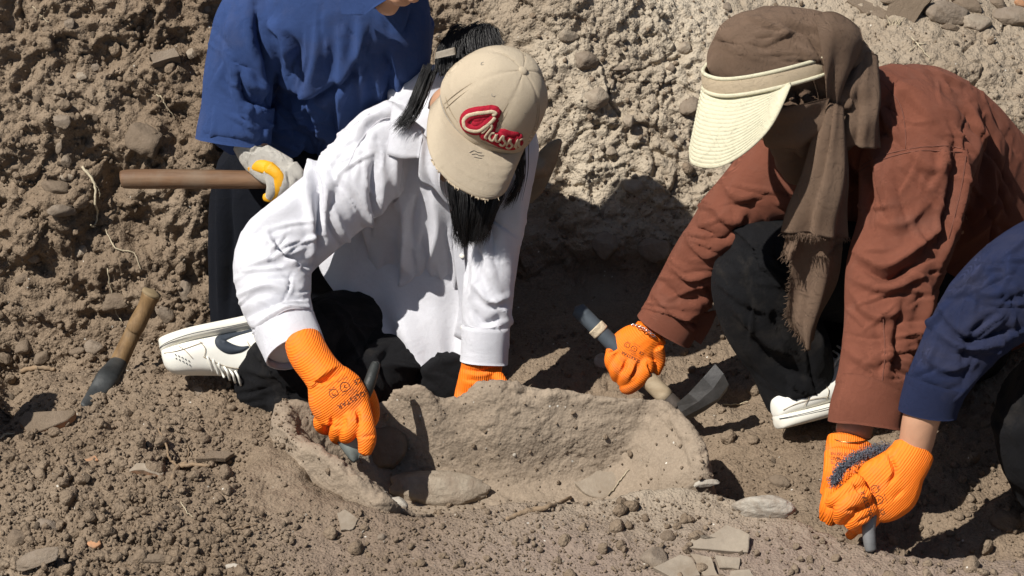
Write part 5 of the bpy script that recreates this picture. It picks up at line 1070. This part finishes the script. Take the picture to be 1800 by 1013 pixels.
slab([(1012, 850), (1052, 826), (1062, 828), (1092, 828), (1102, 862), (1060, 876), (1030, 868)], .015, 'dusty flat sherd with an orange worn spot at the pot front', 'sherd', (0, -.25, 1), .006)
def root(pts, r, label, mat='root', lift=.004, group=None, name='root', cat='root', jit=.0008):
    P = [];
    for q in pts:
        p, n = hit2(q[0], q[1]); P.append(p + n * lift + (np.array(TOC) * (q[2] if len(q) > 2 else 0)))
    s = MPP(P[0]); rr = [x * s for x in r] if isinstance(r, (list, tuple)) else [r * s, r * s * .8, r * s * .4]
    return prop(mk(name, *wire(P, rr, 6, 7, jit), M[mat]), label, cat, group)
t = thing('root', hit2(313, 818)[0], 'forked brown root rising from the loose soil right of the curved sherd', 'root')
def rpart(pts, r, mat='root', lift=.004):
    P = [hit2(a, b)[0] + TOC * (lift + c) for a, b, c in pts]; mk('root_branch', *wire(P, [x * MPP(P[0]) for x in r], 6, 7, .0006), M[mat], t)
rpart([(278, 752, 0), (288, 768, .01), (297, 785, .02), (300, 802, .02), (313, 818, .01)], (1.2, 2, 2.4)); rpart([(298, 858, 0), (304, 846, .005), (306, 836, .01), (315, 820, .01), (330, 812, .006)], (2.5, 4.5, 4)); rpart([(318, 818, .008), (342, 816, .01), (370, 819, .006)], (4, 3.6, 3)); rpart([(322, 770, .0), (334, 790, .01), (330, 806, .006)], (.5, .8, .8))
root([(890, 915), (915, 904), (940, 897), (972, 890), (1001, 877)], [4, 5.5, 3.5], 'short brown stick lying in the soil in front of the pot', lift=.002, name='stick', cat='stick')
root([(1068, 873), (1082, 858), (1094, 842), (1108, 826)], [1.2, 1.2, .8], 'thin pale rootlet across the dusty flat sherd', 'straw', .003)
root([(148, 302), (158, 328), (164, 352), (170, 379), (168, 392), (150, 395)], [2.5, 2.0, 1.2], 'pale hooked root hanging in the dark hollow of the left wall', 'straw', .012)
root([(152, 305), (166, 325), (172, 345)], [1, .8, .5], 'short pale fibre beside the hooked root', 'straw', .010)
root([(278, 165), (286, 176), (294, 188), (306, 208)], [1.2, 1, .6], 'fine brown root on the left wall near the blue sleeve', 'straw', .004)
root([(185, 398), (205, 438), (232, 448), (246, 474)], [1, 1.3, .7], 'curving pale root under the long wooden handle', 'straw', .006)
root([(186, 470), (197, 514), (206, 545), (217, 570)], [1.3, 1.1, .7], 'hanging root in front of the wide flat slab', 'straw', .006)
root([(38, 652), (66, 648), (96, 650)], [4, 5, 3.5], 'thick orange brown root piece on the soil at far left', 'root', .003)
root([(0, 774), (10, 768), (26, 766)], [1.5, 2.4, 1.2], 'white twig at the left picture edge', 'straw', .004, name='twig', cat='twig')
root([(1600, 68), (1616, 84), (1634, 106)], [1.3, 1.3, .8], 'dry straw on the slope above the brown shirt', 'straw', .004, name='straw', cat='straw')
root([(1600, 92), (1612, 82), (1626, 78)], [.9, .9, .6], 'second dry straw crossing the first on the slope', 'straw', .005, name='straw', cat='straw')
root([(1786, 208), (1776, 240), (1770, 270)], [.7, .7, .5], 'fine dark root on the slope at the right edge', 'root', .004)
root([(1270, 714), (1298, 712), (1318, 708)], [1, 1, .7], 'pale straw on the dug floor near the hoe blade', 'straw', .004, name='straw', cat='straw')
root([(396, 936), (420, 930), (452, 922), (474, 930)], [1, 1, .7], 'dark rootlet on the bank at lower left of the pot', 'root', .003)
root([(318, 886), (328, 902), (340, 912)], [.9, .9, .6], 'short pinkish rootlet below the forked root', 'straw', .004)
root([(60, 12), (70, 26), (86, 40)], [.8, .8, .5], 'thin straw high on the left wall', 'straw', .004, name='straw', cat='straw')
gt = thing('grass_tuft', hit2(1572, 44)[0], 'small tuft of dry green grass against the tilted slab', 'grass')
for k in range(9):
    p = hit2(1564 + 2.2 * k, 45)[0]; d = unit(UPV + RGT * RNG.normal(0, .5) + TOC * RNG.normal(0, .3)); L = RNG.uniform(.012, .026)
    mk('blade', *wire([p, p + d * L * .6, p + d * L + RGT * RNG.normal(0, .005)], [.0009, .0007, .0003], 3, 4), M['straw'], gt)
# hoe stuck in the soil at the left
M['cane'] = wood('tan cut wood', (.10, .058, .026), (.25, .155, .07), 'Z'); M['cane_end'] = plain('cut wood end', (.30, .22, .12), .8, var=.4)
ho = thing('hoe', hit(150, 712)[0], 'hoe stuck upright in the soil, tan knotty handle, dark bluish iron head', 'hoe')
hb_ = hit(205, 652)[0]; yb_ = float(hb_[1]) - .045; yt_ = yb_ + .05
mk('handle', *limb([(266, 517, yt_, 17), (256, 540, yt_ - .006, 14.5), (240, 572, yt_ - .018, 16), (234, 584, yt_ - .02, 14.5), (216, 622, yt_ - .035, 15.5), (204, 648, yb_, 16)], sub=6), M['cane'], ho)
a0, a1 = W3(266, 516, yt_), W3(263, 521, yt_); dd = unit(a0 - W3(238, 575, yt_ - .018)); v, f = sweep([a0, a0 + dd * .004], [.0195, .018], None, 24, True); 
mk('cut_end', *sweep([a0 - dd * .002, a0 + dd * .003, a0 + dd * .0035], [.0185, .0180, .012], None, 24, True), M['cane_end'], ho)
hy = lambda a, b: float(hit(a, b)[0][1]) - .012
M['iron'] = plain('bluish dusty iron', (.075, .08, .08), .6, .2, .7, bump=.001, sc=30)
mk('head', *fuse([limb([(207, 640, yb_ - .0, 17, .8), (190, 662, hy(190, 662), 20, .6), (170, 690, hy(170, 690), 16, .5), (148, 714, hy(148, 714), 9, .5)])], .003, 2), M['iron'], ho)
# loose crumbs of soil
def scatter(n, smin, smax, sub, region, seed, mat, name, label, power=2.2, tree=None, embed=.25, flat=.75):
    rg = np.random.default_rng(seed); sh = [rock_shape(seed * 10 + k, sub, 10, .22, .12) for k in range(6)]; VV, FF, off = [], [], 0; cnt = 0; tries = 0
    while cnt < n and tries < n * 8:
        tries += 1; px, py = rg.uniform(-60, 1860), rg.uniform(-40, 1060)
        if rg.random() > region(px, py): continue
        p, nn = (hit2 if tree is None else (lambda a, b: hit(a, b, tree)))(px, py)
        if p is None: continue
        s = smin * (1 - rg.random() * (1 - (smin / smax) ** power)) ** (-1 / power); V, F = sh[rg.integers(6)]
        q = rg.normal(0, 1, (3, 3)); q, _ = np.linalg.qr(q); VV.append(p + nn * s * (1 - 2 * embed) + (V * (s, s * rg.uniform(.6, 1), s * flat)) @ q); FF.append(F + off); off += len(V); cnt += 1
    o = mk(name, np.vstack(VV), np.vstack(FF), mat); return prop(o, label, 'soil', kind='stuff')
def reg_floor(px, py):
    if 440 < px < 720 and 780 + (px - 440) * .2 < py < 900: return .05
    if py < 600 - max(0, px - 500) * .05: return .16
    if px < 520: return .95 if py > 770 else .75
    if 500 < px < 1230 and 660 < py < 880: return .05
    if py > 870 and px < 1250: return .6
    if px > 1250 and py > 900: return .3
    return .45
def reg_big(px, py):
    if 430 < px < 720 and 760 < py < 920: return .0
    if px < 440 and py > 780: return 1.
    if py < 590: return .12 if px < 400 else .04
    if px < 480: return .9 if 770 < py else .35
    if 500 < px < 1230 and 660 < py < 880: return .0
    if 1080 < px < 1230 and py > 880: return .8
    if px > 1560 and py > 820: return .6
    return .12
scatter(18000, .0014, .0046, 0, reg_floor, 1, M['clod'], 'soil_crumbs', 'fine crumbs of brown soil strewn over floor, bank and wall')
scatter(3600, .0032, .0085, 1, lambda a, b: reg_floor(a, b) * (.4 if a > 520 else 1), 2, M['clod'], 'soil_crumbs', 'small rounded lumps of dry brown soil')
scatter(460, .0075, .019, 2, reg_big, 3, M['clod'], 'soil_clods', 'thumb sized clods of dug brown soil', embed=.35)
PB = [rock_shape(900 + k, 2, 9, .1, .05) for k in range(5)]; rg = np.random.default_rng(77); meshes = {}; seen = {}
ANC = [(108, 214, 'the squarish tan stone in the left wall'), (258, 248, 'the biggest earthy boulder in the left wall'), (98, 332, 'the broad rounded brown wall stone'), (290, 98, 'the pale projecting slab'), (122, 41, 'the round tan pebble high in the left wall'), (210, 400, 'the dark hollow of the left wall'), (142, 443, 'the pale angular stone in the hollow'), (208, 528, 'the wide flat tan wall slab'),
 (310, 530, 'the two stones right of the hoe handle'), (1093, 121, 'the thin flat stone in the pale wall'), (1000, 62, 'the pale lump above the cap'), (1046, 172, 'the broad flat pale wall stone'), (1212, 188, 'the pinkish stone beside the visor'), (1204, 84, 'the pale angular stone up from the visor'), (1112, 328, 'the whitish lump low in the pale wall'), (1075, 268, 'the small shadowed stone in the pale wall'),
 (1664, 28, 'the large rounded grey boulder'), (1590, 20, 'the broad tilted slab'), (1616, 88, 'the crossed dry straws'), (1745, 150, 'the bare slope at upper right'), (255, 825, 'the curved red edged sherd'), (85, 735, 'the large tan tile fragment'), (313, 818, 'the forked brown root'), (85, 925, 'the tan stone in the loose soil'), (270, 985, 'the low flat grey stone at the bottom'), (180, 670, 'the iron head of the upright hoe'), (430, 900, 'the bank left of the pot'),
 (776, 858, 'the chalky grey stone in the pot gap'), (1055, 848, 'the dusty flat sherd at the pot front'), (1260, 950, 'the pile of broken sherds'), (610, 915, 'the single grey sherd on the bank'), (940, 897, 'the brown stick'), (900, 790, 'the middle of the pot floor'), (1345, 893, 'the white chalky rock'), (1120, 660, 'the hand holding the short hoe'), (1370, 850, 'the squarish brown stone in the dug floor'), (1640, 880, 'the pair of gloves at the right'), (1240, 680, 'the steel hoe blade')]
def pebbles(n, region, mat, word, group, smin, smax, name='pebble'):
    k = 0
    while k < n:
        px, py = rg.uniform(5, 1795), rg.uniform(5, 1008)
        if not region(px, py): continue
        p, nn = hit2(px, py); i = int(rg.integers(5))
        s = smin + (smax - smin) * rg.random() ** 2.5; el_ = rg.uniform(.55, 1)
        A_ = min(ANC, key=lambda q: (q[0] - px) ** 2 + (q[1] - py) ** 2); dx, dy = px - A_[0], py - A_[1]; D = math.hypot(dx, dy)
        dr = ('right of' if dx > 0 else 'left of') if abs(dx) > 1.7 * abs(dy) else ('below' if dy > 0 else 'above') if abs(dy) > 1.7 * abs(dx) else (('below and ' if dy > 0 else 'above and ') + ('right of' if dx > 0 else 'left of'))
        sz = 'tiny' if s < smin + .15 * (smax - smin) else 'small' if s < smin + .5 * (smax - smin) else 'larger'; how = 'close' if D < 32 else 'a little way' if D < 64 else 'far'
        lab = f"{sz} {'round' if el_ > .85 else 'oval' if el_ > .7 else 'narrow'} {word} {how} {dr} {A_[2]}"; lab = ' '.join(lab.split()[:16])
        if lab in seen: continue
        seen[lab] = 1
        if (i, mat) not in meshes:
            o = mk(name, PB[i][0], PB[i][1], M[mat]); meshes[(i, mat)] = o.data
        else: o = bpy.data.objects.new(name, meshes[(i, mat)]); COL.objects.link(o)
        o.location = (p + nn * s * .3).tolist(); o.scale = (s, s * el_, s * rg.uniform(.5, .8)); o.rotation_euler = rg.uniform(0, 6, 3).tolist()
        prop(o, lab, 'pebble', group); k += 1
inW = lambda x, y: (x < 380 and y < 590) and not (215 < x < 400 and 290 < y < 340)
pebbles(80, inW, 'brownst', 'brown pebble', 'pebbles in the left trench wall', .003, .010)
pebbles(60, lambda x, y: 950 < x < 1240 and y < 400, 'pale', 'pale pebble', 'pebbles in the pale trench wall', .003, .010)
pebbles(22, lambda x, y: x > 1560 and y < 110 + (x - 1560) * .6, 'grey', 'pebble', 'pebbles on the upper right slope', .002, .006)
pebbles(36, lambda x, y: x < 500 and y > 640, 'brownst', 'pebble', 'pebbles in the loose soil', .003, .009)
pebbles(50, lambda x, y: (500 < x < 1400 and y > 900) or (700 < x < 1200 and 760 < y < 870), 'white', 'white fragment', 'tiny white fragments around the pot', .0015, .004)
pebbles(24, lambda x, y: x > 950 and 580 < y < 700 or (x > 1250 and y > 700), 'brownst', 'brown pebble', 'pebbles on the dug floor', .003, .008)
# unseen boulder added beyond the left edge to throw a shadow into view
P, F = rock_shape(5, 4, 12, .08, .3); o = mk('boulder', P * (.14, .14, .34), F, M['brownst']); o.location = (-1.08, -.34, .04); prop(o, 'rough brown boulder outside the left edge whose shade falls on the soil', 'boulder')
# ------------------------------------------------------------------ dust raised by the digging
v, f = ell(W3(1052, 512, .12), RGT * .085, FWD * .05, UPV * .085, 24, 16)
dm = bpy.data.materials.new('dust in the air'); dm.use_nodes = True; t_ = dm.node_tree; t_.nodes.clear()
ou = t_.nodes.new('ShaderNodeOutputMaterial'); vo = t_.nodes.new('ShaderNodeVolumePrincipled'); t_.links.new(vo.outputs[0], ou.inputs['Volume']); vo.inputs['Color'].default_value = (.85, .68, .5, 1)
tc = t_.nodes.new('ShaderNodeTexCoord'); mp = t_.nodes.new('ShaderNodeMapping'); t_.links.new(tc.outputs['Generated'], mp.inputs[0]); mp.inputs['Location'].default_value = (-.5, -.5, -.5)
ln_ = t_.nodes.new('ShaderNodeVectorMath'); ln_.operation = 'LENGTH'; t_.links.new(mp.outputs[0], ln_.inputs[0])
mr = t_.nodes.new('ShaderNodeMapRange'); mr.inputs[1].default_value = .48; mr.inputs[2].default_value = .05; mr.inputs[3].default_value = 0; mr.inputs[4].default_value = 6.; mr.interpolation_type = 'SMOOTHSTEP'; t_.links.new(ln_.outputs['Value'], mr.inputs[0])
no = t_.nodes.new('ShaderNodeTexNoise'); no.inputs['Scale'].default_value = 4; t_.links.new(tc.outputs['Generated'], no.inputs['Vector'])
mu = t_.nodes.new('ShaderNodeMath'); mu.operation = 'MULTIPLY'; t_.links.new(mr.outputs[0], mu.inputs[0]); t_.links.new(no.outputs['Fac'], mu.inputs[1]); t_.links.new(mu.outputs[0], vo.inputs['Density'])
prop(mk('dust_cloud', v, f, dm), 'faint cloud of dust in front of the shaded trench wall', 'dust', kind='stuff')
